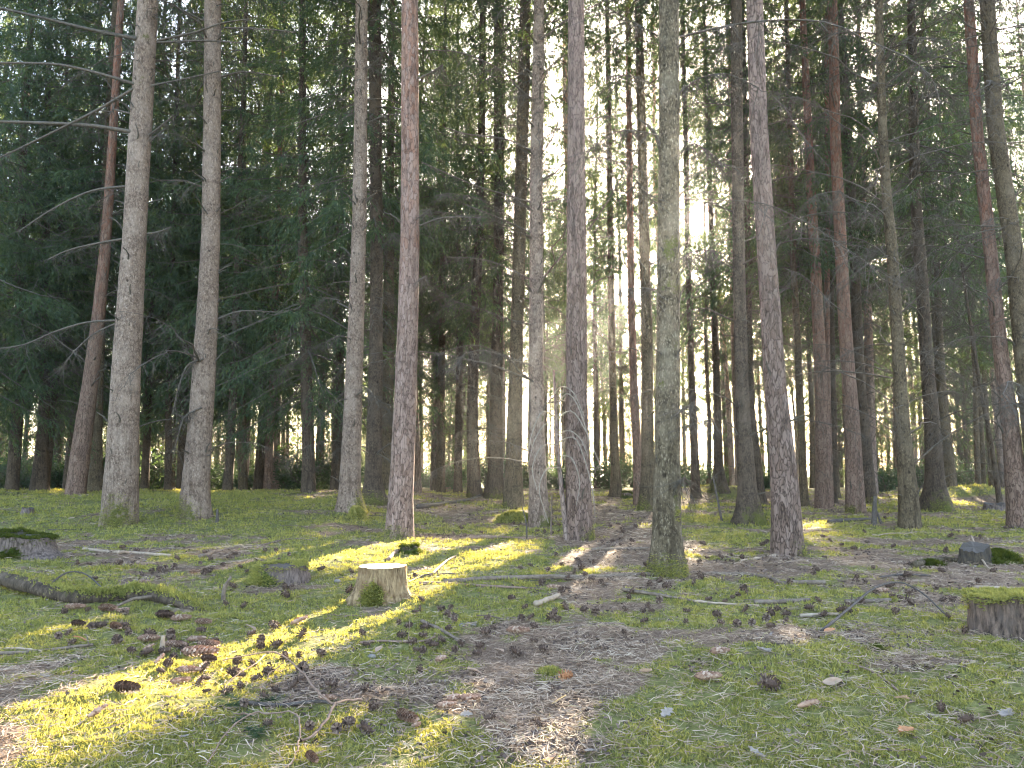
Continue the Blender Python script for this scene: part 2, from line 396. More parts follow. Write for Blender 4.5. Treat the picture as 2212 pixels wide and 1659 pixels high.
def cut_mat(name, c1, c2):
    m, nt = new_mat(name)
    tc = N(nt, 'ShaderNodeTexCoord').outputs['Object']
    w = N(nt, 'ShaderNodeTexWave', wave_type='RINGS', rings_direction='Z'); w.inputs['Scale'].default_value = 22; w.inputs['Distortion'].default_value = 2.5; w.inputs['Detail'].default_value = 3
    nt.links.new(tc, w.inputs['Vector'])
    n = noise_(nt, tc, 20, 4, .6)
    col = mixc(nt, math_(nt, 'MULTIPLY', w.outputs['Fac'], .5), c1, c2)
    col = mixc(nt, ramp(nt, [(.5, (0, 0, 0)), (.75, (.7, .7, .7))], n).outputs[0], col, c2)
    finish(nt, col, .75, w.outputs['Fac'], .2, .004, .2)
    return m
M['cut_fresh'] = cut_mat('sawn_pale_wood', (.72, .60, .44), (.50, .37, .23))
M['cut_grey'] = cut_mat('sawn_grey_wood', (.11, .09, .075), (.05, .04, .034))

def ground_mat():
    m, nt = new_mat('forest_floor')
    g = N(nt, 'ShaderNodeNewGeometry').outputs['Position']
    at = N(nt, 'ShaderNodeAttribute', attribute_name='moss').outputs['Fac']
    n1 = noise_(nt, g, 3, 4, .65); n2 = noise_(nt, g, 30, 4, .7); n3 = noise_(nt, g, 120, 3, .7)
    lit = ramp(nt, [(.25, (.055, .036, .025)), (.45, (.165, .108, .072)), (.62, (.28, .195, .135)), (.78, (.42, .32, .23))], n3).outputs[0]
    lit = mixc(nt, ramp(nt, [(.35, (0, 0, 0)), (.7, (.7, .7, .7))], n2).outputs[0], lit, (.115, .075, .052))
    mo = ramp(nt, [(.25, (.055, .052, .02)), (.5, (.15, .145, .048)), (.75, (.26, .235, .085))], n2).outputs[0]
    f = math_(nt, 'ADD', at, math_(nt, 'MULTIPLY', math_(nt, 'SUBTRACT', n2, .5), .9))
    f = ramp(nt, [(.38, (0, 0, 0)), (.6, (1, 1, 1))], f).outputs[0]
    col = mixc(nt, f, lit, mo)
    # beyond the stand the floor turns to pale dry grass
    sp = N(nt, 'ShaderNodeSeparateXYZ'); nt.links.new(g, sp.inputs[0])
    fy = math_(nt, 'ADD', sp.outputs[1], math_(nt, 'MULTIPLY', math_(nt, 'SUBTRACT', n1, .5), 12))
    mr = N(nt, 'ShaderNodeMapRange'); mr.inputs[1].default_value = 30; mr.inputs[2].default_value = 44; nt.links.new(fy, mr.inputs[0])
    dry = mixc(nt, ramp(nt, [(.35, (0, 0, 0)), (.65, (1, 1, 1))], n1).outputs[0], (.30, .22, .13), (.20, .21, .08))
    col = mixc(nt, mr.outputs[0], col, dry)
    h = math_(nt, 'ADD', math_(nt, 'MULTIPLY', n2, .6), math_(nt, 'MULTIPLY', n3, .5))
    finish(nt, col, .95, h, .6, .02, .1)
    return m
M['ground'] = ground_mat()

# ------------------------------------------------------------------ ground sheet
def axis_samples(lo, hi, fine_lo, fine_hi, fine, grow):
    a = list(np.arange(fine_lo, fine_hi + 1e-6, fine))
    s = fine; x = fine_lo
    while x > lo:
        s *= grow; x -= s; a.insert(0, x)
    s = fine; x = a[-1]
    while x < hi:
        s *= grow; x += s; a.append(x)
    return np.array(a)
gx = axis_samples(-380, 380, -5.0, 5.0, .05, 1.06)
gy = axis_samples(-120, 400, 1.4, 9.0, .045, 1.05)
GX, GY = np.meshgrid(gx, gy)
GZ = ground_z(GX, GY)
nx, ny = len(gx), len(gy)
ii = (np.arange(ny - 1)[:, None] * nx + np.arange(nx - 1)[None, :]).ravel()
gf = np.stack([ii, ii + 1, ii + nx + 1, ii + nx], -1)
gmask = moss_mask(GX.ravel(), GY.ravel())
gme = raw_mesh('ground', np.stack([GX, GY, GZ], -1).reshape(-1, 3), [(gf, 0)], [M['ground']], True, {'moss': gmask})
tag(link('ground', gme), kind='structure')

# ------------------------------------------------------------------ ground cover (stuff)
def sample_ground(n, dmin, dmax, spread=.82, power=1.0):
    """random points on the floor, thinning with distance"""
    u = RNG.random(n)
    if power == 1.0: d = dmin * (dmax / dmin) ** u
    else:
        p = 1 - power; d = (dmin ** p + u * (dmax ** p - dmin ** p)) ** (1 / p)
    x = (RNG.random(n) * 2 - 1) * (d * spread + .4)
    return x, d

def sprigs(P, Nn, size, nb, width=.16, spread=.75):
    """little shoots: nb narrow triangles from each point"""
    n = len(P)
    out = []
    for k in range(nb):
        d = nrm(Nn + spread * RNG.normal(size=(n, 3)) * np.array([1, 1, .45]))
        L = size * (.55 + .75 * RNG.random(n))
        side = nrm(np.cross(d, RNG.normal(size=(n, 3)))) * (L * width)[:, None]
        b = P + RNG.normal(size=(n, 3)) * (size * .35)[:, None] * np.array([1, 1, .1])
        out.append(np.stack([b - side, b + side, b + d * L[:, None]], 1))
    V = np.concatenate(out).reshape(-1, 3)
    return V, np.arange(len(V)).reshape(-1, 3)

def moss_cover():
    mb = MB()
    x, y = sample_ground(260000, 1.5, 24, .86, 1.35)
    m = moss_mask(x, y)
    dens = np.clip((m - .30) * 1.9, 0, 1) * sstep(fbm(x * 9, y * 9, 91, 2), .26, .5)
    keep = RNG.random(len(x)) < dens
    x, y, m = x[keep], y[keep], m[keep]
    z = ground_z(x, y)
    size = np.clip(.009 + .0034 * y, .013, .06) * (.7 + .5 * fbm(x * 3, y * 3, 77)) * (.6 + .5 * m)
    P = np.stack([x, y, z - .003], -1)
    V, Fc = sprigs(P, np.tile([0, -.05, 1.], (len(x), 1)), size, 4)
    mb.add(V, Fc)
    return mb.mesh('moss', [M['moss']])
tag(link('moss', moss_cover()), 'carpet of green and yellow moss shoots covering the forest floor', 'moss', kind='stuff')

def flat_bits(n, dmin, dmax, length, width, want, lift, tilt, power=1.3, cover=None):
    x, y = sample_ground(n, dmin, dmax, .86, power)
    m = moss_mask(x, y)
    keep = RNG.random(n) < want(m, x, y)
    x, y = x[keep], y[keep]; n = len(x)
    z = ground_z(x, y) + lift * RNG.random(n)
    a = RNG.random(n) * 2 * np.pi
    sc = np.clip(y / 4.5, 1, 3.2) * (.6 + .8 * RNG.random(n))
    d = nrm(np.stack([np.cos(a), np.sin(a), tilt * RNG.normal(size=n)], -1))
    s = nrm(np.cross(d, np.array([0, 0, 1.]) + .5 * RNG.normal(size=(n, 3))))
    L = (length * sc ** .6)[:, None]; W = (width * sc)[:, None]
    c = np.stack([x, y, z], -1)
    bend = np.stack([0 * x, 0 * x, L[:, 0] * .05 * RNG.normal(size=n)], -1) + s * L * .05 * RNG.normal(size=(n, 1))
    V = np.stack([c - d * L / 2 - s * W, c - d * L / 2 + s * W, c + bend + s * W, c + bend - s * W, c + d * L / 2 + s * W * .6, c + d * L / 2 - s * W * .6], 1).reshape(-1, 3)
    i = np.arange(n)[:, None] * 6
    Fc = np.concatenate([i + np.array([0, 1, 2, 3]), i + np.array([3, 2, 4, 5])])
    return V, Fc
mb = MB()
mb.add(*flat_bits(240000, 1.5, 20, .044, .0011, lambda m, x, y: np.clip(1.15 - 1.05 * m, .24, 1), .020, .14))
tag(link('needle_litter', mb.mesh('needle_litter', [M['litter']])), 'fallen brown and straw coloured pine needles strewn over the floor', 'litter', kind='stuff')
mb = MB()
mb.add(*flat_bits(110000, 1.5, 26, .016, .0042, lambda m, x, y: np.clip(1.05 - m, .10, 1) * sstep(fbm(x * 3.5, y * 3.5, 131), .38, .62), .014, .4))
tag(link('bark_crumbs', mb.mesh('bark_crumbs', [M['crumbs']])), 'crumbs of bark, cone scales and leaf scraps on the needle litter', 'litter', kind='stuff')
mb = MB()
def right_mound(m, x, y):
    U, V, f = project(x, y, 0 * x)
    return .9 * np.exp(-(((U - 1950) / 420) ** 2 + ((V - 1540) / 170) ** 2)) + .35 * np.exp(-(((U - 1400) / 500) ** 2 + ((V - 1620) / 120) ** 2)) + .05
mb.add(*flat_bits(17000, 1.5, 7, .055, .0010, right_mound, .03, .25, 1.2))
tag(link('dry_grass', mb.mesh('dry_grass', [M['grass']])), 'pale dry grass stalks lying over the moss', 'dry grass', kind='stuff')

# ------------------------------------------------------------------ spruce crowns
def branch_eval(z0, az, L, a, b, c, t):
    e = np.stack([np.cos(az), np.sin(az), 0 * az], -1)
    dz = L * (a * t - b * t ** 2 + c * t ** 3)
    return np.stack([e[..., 0] * L * t, e[..., 1] * L * t, z0 + dz], -1)

def crown_arrays(seed, H, cb, R, step, nper, tw, ns, sl, sw, dead_lo, dead_n, dead_r, hang=1.0, pine=False):
    r = np.random.default_rng(seed)
    mb = MB()
    zs, azs, Ls = [], [], []
    z = cb
    while z < H - .3:
        t = (z - cb) / (H - cb)
        n = r.integers(nper - 1, nper + 2)
        ph = r.random() * 6.28
        for k in range(n):
            L = R * (1 - t) ** .75 * (.5 + .5 * min(1, (t + .03) / .12)) * (.55 + .55 * r.random())
            if pine: L = R * math.sin(math.pi * min(1, .25 + .75 * t)) ** .6 * (.5 + .6 * r.random())
            zs.append(z + r.normal() * .08); azs.append(ph + 6.28 * k / n + r.normal() * .25); Ls.append(max(L, .25))
        z += step * (.7 + .6 * r.random()) * (1.0 if t < .7 else .7)
    z0 = np.array(zs); az = np.array(azs); L = np.array(Ls); nb = len(z0)
    tt = (z0 - cb) / (H - cb)
    a = -.25 + .75 * tt + r.normal(size=nb) * .1; b = .65 - .3 * tt; c = .42 * np.ones(nb)
    if pine: a = a + .5
    k = 6; T = np.linspace(0, 1, k)
    P = branch_eval(z0[:, None], az[:, None], L[:, None], a[:, None], b[:, None], c[:, None], T[None, :] * np.ones((nb, 1)))
    Rr = (.006 + .0075 * L)[:, None] * (1 - .85 * T[None, :])
    mb.add(*tubes(P, Rr, 3), mat=1)
    # hanging twigs
    cnt = np.maximum(3, (L * tw).astype(int))
    bi = np.repeat(np.arange(nb), cnt); nt = len(bi)
    t = .12 + .88 * r.random(nt) ** .8
    base = branch_eval(z0[bi], az[bi], L[bi], a[bi], b[bi], c[bi], t)
    e = np.stack([np.cos(az[bi]), np.sin(az[bi]), np.zeros(nt)], -1); s = np.stack([-np.sin(az[bi]), np.cos(az[bi]), np.zeros(nt)], -1) * np.sign(r.random(nt) - .5)[:, None]
    hg = hang * (.25 + .9 * r.random(nt))
    d = nrm(e * (.2 + .5 * r.random((nt, 1))) + s * (.15 + .75 * r.random((nt, 1))) + np.array([0, 0, -1.]) * hg[:, None])
    tl = (.20 + .22 * L[bi] * (1 - .5 * t)) * (.4 + .9 * r.random(nt))
    f = (np.arange(ns)[None, :] + r.random((nt, ns))) / ns
    pos = base[:, None, :] + d[:, None, :] * (tl[:, None] * f)[..., None]
    pos[..., 2] -= .35 * (tl[:, None] * f ** 2) * hg[:, None]
    pos = pos.reshape(-1, 3); m = len(pos)
    sd = nrm(np.repeat(d, ns, 0) + .42 * r.normal(size=(m, 3)) + np.array([0, 0, -.3]))
    ln = sl * (.55 + .8 * r.random(m)); wd = sw * (.6 + .7 * r.random(m))
    pr = nrm(np.cross(sd, r.normal(size=(m, 3)))) * (wd / 2)[:, None]
    mid = pos + sd * (ln * .42)[:, None]
    V = np.stack([pos, mid - pr, pos + sd * ln[:, None], mid + pr], 1).reshape(-1, 3)
    mb.add(V, np.arange(4 * m).reshape(-1, 4), 0)
    # dead lower branches with hanging twiglets
    nd = int((cb + 1.5 - dead_lo) * dead_n)
    if nd > 0:
        dz0 = dead_lo + (cb + 1.5 - dead_lo) * r.random(nd); daz = r.random(nd) * 6.28
        dL = (.35 + .5 * R * r.random(nd) ** 1.3) * (.5 + .6 * sstep(dz0, dead_lo, cb))
        da = .15 + r.normal(size=nd) * .22; db = .55 + .3 * r.random(nd); dc = .15 * np.ones(nd)
        P = branch_eval(dz0[:, None], daz[:, None], dL[:, None], da[:, None], db[:, None], dc[:, None], T[None, :] * np.ones((nd, 1)))
        P = P + r.normal(size=P.shape) * .02 * T[None, :, None]
        mb.add(*tubes(P, (dead_r * 1.5 + .0028 * dL)[:, None] * (1 - .8 * T[None, :]), 3), mat=2)
        cnt = np.maximum(2, (dL * 9).astype(int)); bi = np.repeat(np.arange(nd), cnt); q = len(bi)
        t = .2 + .8 * r.random(q)
        base = branch_eval(dz0[bi], daz[bi], dL[bi], da[bi], db[bi], dc[bi], t)
        e = np.stack([np.cos(daz[bi]), np.sin(daz[bi]), np.zeros(q)], -1); s = np.stack([-np.sin(daz[bi]), np.cos(daz[bi]), np.zeros(q)], -1) * np.sign(r.random(q) - .5)[:, None]
        d = nrm(e * .4 + s * (.2 + .8 * r.random((q, 1))) + np.array([0, 0, -1.]) * (.1 + .9 * r.random((q, 1))))
        ln = (.10 + .38 * r.random(q))[:, None]
        p1 = base + d * ln * .5; p2 = base + d * ln + np.array([0, 0, -1.]) * ln * .3 + r.normal(size=(q, 3)) * .03
        mb.add(*tubes(np.stack([base, p1, p2], 1), np.stack([np.full(q, dead_r), np.full(q, dead_r * .8), np.full(q, dead_r * .4)], 1), 3), mat=2)
    V = np.concatenate(mb.v)
    return V, mb.f

CROWN_MATS = [M['needles'], M['twig_wood'], M['dead_dark']]
PROTO = {}
def proto(name, **kw):
    V, fl = crown_arrays(**kw)
    PROTO[name] = dict(V=V, f=fl, H=kw['H'], me=None)
SPF = dict(step=.42, nper=5, tw=19, ns=13, sl=.095, sw=.020, dead_n=12, dead_r=.0035)
SPM = dict(step=.44, nper=5, tw=17, ns=12, sl=.12, sw=.024, dead_n=12, dead_r=.0045)
SPB = dict(step=.52, nper=5, tw=11, ns=9, sl=.19, sw=.036, dead_n=9, dead_r=.007)
proto('fine_low1', seed=1, H=17, cb=2.0, R=3.0, dead_lo=.8, **SPF)
proto('fine_low2', seed=2, H=18, cb=2.6, R=2.7, dead_lo=.8, **SPF)
proto('mid_low1', seed=3, H=18, cb=2.2, R=2.6, dead_lo=.8, **SPM)
proto('mid_low2', seed=4, H=19, cb=3.0, R=2.5, dead_lo=.8, **SPM)
proto('mid_mid1', seed=5, H=20, cb=5.0, R=2.3, dead_lo=1.2, **SPM)
proto('mid_mid2', seed=6, H=21, cb=6.0, R=2.3, dead_lo=1.2, **SPM)
proto('mid_mid3', seed=7, H=19, cb=5.5, R=2.1, dead_lo=1.0, **SPM)
proto('mid_high', seed=8, H=22, cb=9.0, R=2.3, dead_lo=6.0, **SPM)
proto('far_mid1', seed=9, H=20, cb=4.5, R=2.3, dead_lo=1.5, **SPB)
proto('far_mid2', seed=10, H=21, cb=6.0, R=2.3, dead_lo=1.5, **SPB)
proto('far_high', seed=13, H=21, cb=8.0, R=2.1, dead_lo=2.0, **SPB)
proto('far_low', seed=11, H=17, cb=1.5, R=2.5, dead_lo=.8, **SPB)
proto('pine_top', seed=12, H=22, cb=13, R=2.2, dead_lo=12, pine=True, hang=.3, **SPM)

def cull(V, fl, mw):
    """drop the sprays that would block the gaps through which the sun reaches the floor; None when nothing changes"""
    A = np.array(mw)
    keep_l = []; changed = 0; tot = 0
    S = np.array(SDIR)
    for f, m in fl:
        c = V[f].mean(1) @ A[:3, :3].T + A[:3, 3]
        t = c[:, 2] / S[2]
        lit = lit_at(c[:, 0] - S[0] * t, c[:, 1] - S[1] * t) & (RNG.random(len(c)) < .985)
        d = nrm(c - np.array([0, 0, CAMH])); cosa = d @ S
        ang = np.degrees(np.arccos(np.clip(cosa, -1, 1)))
        pr = np.where(ang < 1.1, .96, .6 * np.clip(1 - (ang - 1.1) / 4.0, 0, 1))
        if m != 0: pr = pr * .5
        lit |= RNG.random(len(c)) < pr
        k = ~lit; keep_l.append((f[k], m)); changed += (~k).sum(); tot += len(k)
    if changed < tot * .002: return None
    return keep_l

def crown_object(pname, parent, mw, mats=None):
    p = PROTO[pname]
    fl = cull(p['V'], p['f'], mw)
    mats = mats or CROWN_MATS
    key = 'me' + str(mats is not CROWN_MATS)
    if fl is None:
        if p.get(key) is None: p[key] = raw_mesh('crown_' + pname, p['V'], p['f'], mats)
        me = p[key]
    else:
        idx = np.unique(np.concatenate([f.ravel() for f, m in fl]))
        remap = np.zeros(len(p['V']), np.int64); remap[idx] = np.arange(len(idx))
        me = raw_mesh('crown_' + pname, p['V'][idx], [(remap[f], m) for f, m in fl], mats)
    return link('crown', me, parent)

# ------------------------------------------------------------------ trunks
def trunk_mesh(zs, cx, cy, rr, seed, sides, mat, flare=.5, lobes=5, mossf=None, wob=.03):
    r = np.random.default_rng(seed)
    ang = np.arange(sides) / sides * 2 * np.pi
    Z, A = np.meshgrid(zs, ang, indexing='ij')
    lob = np.zeros_like(A)
    for _ in range(lobes):
        a0 = r.random() * 6.28; w = .35 + .35 * r.random()
        dlt = np.angle(np.exp(1j * (A - a0)))
        lob += (.5 + .8 * r.random()) * np.exp(-(dlt / w) ** 2)
    R0 = rr[:, None]
    fl = .55 * flare * np.exp(-np.clip(Z, 0, None) / (.9 * rr[:1, None] + .03)) * (.35 + .75 * lob)
    nz = fbm(np.cos(A) * 2.2 + Z * 1.1 + seed, np.sin(A) * 2.2 + Z * .6, seed, 3) - .5
    nz2 = vnoise(np.cos(A) * 7 + Z * 4, np.sin(A) * 7 + Z * 9 + seed, seed + 5) - .5
    R = R0 * (1 + fl + wob * 2.2 * nz + wob * nz2)
    V = np.stack([cx[:, None] + R * np.sin(A), cy[:, None] - R * np.cos(A), Z], -1)     # angle 0 faces -Y
    k = len(zs)
    i = np.arange(k - 1)[:, None] * sides + np.arange(sides)[None, :]
    j = np.arange(k - 1)[:, None] * sides + (np.arange(sides)[None, :] + 1) % sides
    Fc = np.stack([i, j, j + sides, i + sides], -1).reshape(-1, 4)
    mo = mossf(Z, np.angle(np.exp(1j * A))) if mossf else np.zeros_like(Z)
    return raw_mesh('trunk', V.reshape(-1, 3), [(Fc, 0)], [mat], True, {'moss': mo.ravel()}), V, mo

# dead branches: a set of bare twiggy limbs, base at the origin and pointing along +X
def dead_branch_mesh(seed, L, mat, rbase=.011, twigs=10, stub=False):
    r = np.random.default_rng(seed)
    k = 4 if stub else 9
    T = np.linspace(0, 1, k)
    a = .25 + .35 * r.normal(); b = .5 * r.random() + (.25 if not stub else 0)
    P = np.stack([L * T, L * .10 * np.cumsum(r.normal(size=k)) * .4, L * (a * T - b * T ** 2)], -1); P[0] = 0
    mb = MB()
    Rr = rbase * (1 - .82 * T ** .8)
    if stub: Rr = rbase * (1 - .6 * T)
    mb.add(*tubes(P[None], Rr[None], 5))
    if not stub:
        q = int(twigs * L) + 3
        t = .3 + .7 * r.random(q) ** .8; base = np.stack([np.interp(t, T, P[:, i]) for i in range(3)], -1)
        sgn = np.sign(r.random(q) - .5)
        d = nrm(np.stack([.35 + .5 * r.random(q), sgn * (.3 + .8 * r.random(q)), -.2 - .9 * r.random(q)], -1))
        ln = (.08 + .34 * r.random(q) * (1.1 - .6 * t))[:, None]
        p1 = base + d * ln * .5 + r.normal(size=(q, 3)) * .015; p2 = base + d * ln + np.array([0, 0, -1.]) * ln * .25 + r.normal(size=(q, 3)) * .02
        mb.add(*tubes(np.stack([base, p1, p2], 1), np.array([[.0028, .0022, .0010]]).repeat(q, 0), 3))
        q2 = q * 2; bi = r.integers(0, q, q2); u = r.random((q2, 1))
        b2 = p1[bi] * (1 - u) + p2[bi] * u
        d2 = nrm(d[bi] * .4 + r.normal(size=(q2, 3)) * .6 + np.array([0, 0, -.3]))
        e2 = b2 + d2 * (.05 + .12 * r.random((q2, 1)))
        mb.add(*tubes(np.stack([b2, e2], 1), np.array([[.0018, .0009]]).repeat(q2, 0), 3))
    return mb.mesh('dead_branch', [mat], True)
BR = {}
for mk in ('dead_wood', 'dead_dark', 'dead_pale'):
    BR[mk + '_tangle'] = [dead_branch_mesh(150 + i, L, M[mk], .005 + .0035 * L, twigs=28) for i, L in enumerate((.9, 1.3, 1.6, 2.0, 2.3))]
    BR[mk] = [dead_branch_mesh(100 + i, L, M[mk], .006 + .0045 * L) for i, L in enumerate((.55, .7, .9, 1.1, 1.3, 1.6, 1.9))]
    BR[mk + '_stub'] = [dead_branch_mesh(200 + i, L, M[mk], .010 + .02 * L, stub=True) for i, L in enumerate((.06, .09, .13, .18, .26))]

def px_plane(U, V, yb):
    d = ray(U, V); t = yb / d[1]
    return np.array([d[0] * t, yb, CAMH + d[2] * t]), t

def add_moss_tufts(parent, V, mo, zmax, n, seed, size=.022, thr=.45, name='moss'):
    """real moss shoots over the mossy part of a surface, V given in the parent's space"""
    r = np.random.default_rng(seed)
    P = V.reshape(-1, 3); w = np.where(P[:, 2] < zmax, np.clip(mo.ravel() - thr, 0, 1), 0)
    if w.sum() <= 0: return None
    i = r.choice(len(P), n, p=w / w.sum())
    cx = V.mean(1) if V.ndim == 3 else np.zeros((1, 3))
    sd = V.shape[1]; rows = i // sd; cl = i % sd
    nr = P[i] - cx[rows]; nr[:, 2] = 0; nr = nrm(nr) + np.array([0, 0, .5])
    r2 = np.clip(rows + 1, 0, V.shape[0] - 1); fu = r.random((n, 1)); fv = r.random((n, 1))
    Q = (V[rows, cl] * (1 - fu) + V[rows, (cl + 1) % sd] * fu) * (1 - fv) + (V[r2, cl] * (1 - fu) + V[r2, (cl + 1) % sd] * fu) * fv
    Q = Q + r.normal(size=(n, 3)) * .004
    mb = MB(); mb.add(*sprigs(Q, nrm(nr), np.full(n, size), 4, .15, .6))
    return link(name, mb.mesh('moss_tuft', [M['moss_dark'] if seed % 3 == 0 else M['moss']]), parent)

PINE_MATS = [M['needles_pine'], M['twig_wood'], M['dead_dark']]
MAIN_XY = []
def main_tree(kind, bark, pts, label, H=21, crown='mid_high', branches=20, blo=.6, bhi=9, bmat='dead_dark', blen=(0, 7), stubs=22, depth=None,
              moss=(0, 0, 0), patches=(), flare=.45, lobes=5, explicit=(), group=None, seed=0, tufts=0, sides=22, wob=.03, tangle=0.0):
    r = np.random.default_rng(1000 + seed)
    (u0, v0, w0) = pts[0]
    if depth is None:
        b, _ = ground_hit(u0, v0)
    else:
        b = None
        for _ in range(3):
            p, _t = px_plane(u0, v0, depth); b = Vector((p[0], depth, float(ground_z(p[0], depth))))
    yb = b.y
    xs, zz, rad = [], [], []
    for (U, V, w) in pts:
        p, t = px_plane(U, V, yb); xs.append(p[0] - b.x); zz.append(p[2] - b.z); rad.append(w * .5 * t / F)
    zz = np.array(zz); xs = np.array(xs); rad = np.array(rad)
    zz[0] = 0; 
    o = np.argsort(zz); zz, xs, rad = zz[o], xs[o], rad[o]
    top = zz[-1]
    vis = np.arange(-.2, min(top, 10) + .01, .055 if yb < 12 else .11)
    vis = np.concatenate([[-.25], np.linspace(-.2, .5, 18), vis[vis > .53]])
    up = np.linspace(vis[-1] + .4, H, 14)
    zs = np.concatenate([vis, up])
    cx = np.interp(zs, zz, xs); rr = np.interp(zs, zz, rad)
    # smooth the path
    for _ in range(6):
        cx[1:-1] = .5 * cx[1:-1] + .25 * (cx[:-2] + cx[2:])
    slope = (xs[-1] - xs[-2]) / max(zz[-1] - zz[-2], .1)
    ab = zs > top
    cx = np.where(ab, np.interp(top, zs, cx) + slope * .6 * (zs - top), cx)
    rr = np.where(ab, rad[-1] * np.clip(1 - .93 * (zs - top) / max(H - top, .1), .04, 1), rr)
    cyl = .12 * (fbm(zs * .15, zs * 0 + seed, 5) - .5) * np.clip(zs, 0, 2)
    mh, mw_, ma = moss[0] * 1.6, moss[1], moss[2]
    def mossf(Z, A):
        m = np.zeros_like(Z)
        if mh > 0: m = np.clip(1.15 - np.clip(Z, 0, None) / mh, 0, 1) * (.35 + .75 * np.exp(-(np.angle(np.exp(1j * (A - ma))) / mw_) ** 2))
        for (Vc, dV, a0, da, w) in patches:
            zc = px_plane(u0, Vc, yb)[0][2] - b.z; dz = dV * yb / F
            m = np.maximum(m, w * np.exp(-((Z - zc) / dz) ** 2 - (np.angle(np.exp(1j * (A - a0))) / da) ** 2))
        return m
    root = bpy.data.objects.new('pine_tree' if kind == 'pine' else 'spruce_tree', None); COL.objects.link(root); root.location = b
    root.empty_display_size = .2
    tag(root, label, 'pine tree' if kind == 'pine' else 'spruce tree', group)
    bm = M[bark]
    me, VV, mo = trunk_mesh(zs, cx, cyl, rr, seed * 13 + 5, sides, bm, flare, lobes, mossf, wob)
    link('trunk', me, root)
    lean = (np.interp(H * .9, zs, cx)) / (H * .9)
    cpar = crown_object(crown if kind != 'pine' else 'pine_top', root, Matrix.Translation(b) @ Matrix.Rotation(math.atan(lean), 4, 'Y') @ Matrix.Rotation(seed * 1.7, 4, 'Z'), None if kind != 'pine' else PINE_MATS)
    cpar.rotation_euler = Euler((0, math.atan(lean), seed * 1.7), 'XYZ')
    cpar.matrix_local = Matrix.Rotation(math.atan(lean), 4, 'Y') @ Matrix.Rotation(seed * 1.7, 4, 'Z')
    def at(z): return float(np.interp(z, zs, cx)), float(np.interp(z, zs, cyl)), float(np.interp(z, zs, rr))
    nbr = 0
    def place(me_, z, a, s=1.0, pitch=0.0):
        x, y, R = at(z)
        c = link('dead_branch', me_, root)
        c.location = (x + R * .85 * math.cos(a), y + R * .85 * math.sin(a), z)
        c.rotation_euler = (0, -pitch, a); c.scale = (s, s, s)
    for i in range(branches):
        z = blo + (bhi - blo) * r.random() ** .85
        z = round(z / .42) * .42 + r.normal() * .03
        a = r.random() * 6.283
        place(BR[bmat + '_tangle'][r.integers(0, 5)] if (tangle and r.random() < tangle) else BR[bmat][r.integers(*blen)], max(z, blo), a, .75 + .5 * r.random(), r.normal() * .15)
    for i in range(stubs):
        z = .5 + 7.5 * r.random()
        z = round(z / .42) * .42 + r.normal() * .02
        a = -math.pi / 2 + (r.random() - .5) * 3.6
        place(BR['dead_dark_stub'][r.integers(0, 5)], max(z, .4), a, (.6 + .6 * r.random()) * (1 if rad[0] > .08 else .6), .3 + .4 * r.random())
    for (pl, w0_, w1_, mk) in explicit:
        pts3 = []
        for q, (U, V) in enumerate(pl):
            p, t = px_plane(U, V, yb - .12 - .05 * q); pts3.append(p - np.array(b))
        C = curve_pts(pts3, 16)
        T = np.linspace(0, 1, 16)
        Rr = (w0_ * (1 - T) + w1_ * T) * .42 * yb / F
        mb = MB(); mb.add(*tubes(C[None], Rr[None], 6))
        q = int(10 + 14 * len(pl)); t = .1 + .9 * r.random(q)
        base = np.stack([np.interp(t, T, C[:, i]) for i in range(3)], -1)
        d = nrm(np.stack([r.normal(size=q) * .6, r.normal(size=q) * .6, -.3 - .8 * r.random(q)], -1)); ln = (.06 + .4 * r.random((q, 1)) ** 2)
        mb.add(*tubes(np.stack([base, base + d * ln * .5, base + d * ln + r.normal(size=(q, 3)) * .03], 1), np.array([[.003, .0024, .001]]).repeat(q, 0), 3))
        link('dead_branch', mb.mesh('dead_branch', [M[mk]], True), root)
    if tufts: add_moss_tufts(root, VV, mo, .5, tufts, seed, .014)
    MAIN_XY.append((b.x, b.y))
    return root

PI = math.pi
# --- the trees one can tell apart, front rows (picture units: centre, row, width)
main_tree('spruce', 'spruce_grey', [(258, 1132, 70), (262, 1060, 70), (271, 900, 61), (283, 700, 54), (295, 500, 47), (307, 250, 44), (320, 0, 41)],
          'thick pale grey spruce with mossy foot and long bare limbs, biggest of the left trunks', seed=1, moss=(.34, 1.0, .25), flare=.32, branches=10, bmat='dead_wood', stubs=36, tufts=2600,
          patches=[(90, 14, .1, 1.2, .9), (185, 12, .2, .5, .9)],
          explicit=[([(296, 84), (200, 65), (90, 38), (-40, 8)], 11, 6, 'dead_dark'), ([(292, 182), (200, 155), (110, 138), (-40, 136)], 9, 5, 'dead_wood'), ([(288, 192), (215, 235), (150, 268), (60, 312), (-10, 345)], 8, 4, 'dead_wood'),
                    ([(284, 285), (200, 272), (100, 266), (-40, 262)], 12, 7, 'dead_wood'), ([(278, 402), (200, 412), (120, 448), (40, 500)], 7, 3, 'dead_wood'), ([(275, 515), (215, 525), (150, 540), (105, 560)], 7, 3, 'dead_wood'),
                    ([(338, 88), (420, 70), (480, 50), (545, 40)], 7, 3, 'dead_wood'), ([(340, 92), (430, 88), (520, 92)], 6, 3, 'dead_wood'), ([(326, 185), (400, 170), (474, 154)], 5, 3, 'dead_wood'), ([(322, 292), (350, 270), (376, 248)], 5, 3, 'dead_wood'),
                    ([(318, 505), (345, 500), (370, 490)], 5, 3, 'dead_wood'), ([(262, 692), (190, 696), (120, 716), (50, 745), (-20, 755)], 6, 3, 'dead_wood'), ([(262, 694), (205, 720), (160, 760), (130, 800)], 5, 2, 'dead_wood')])
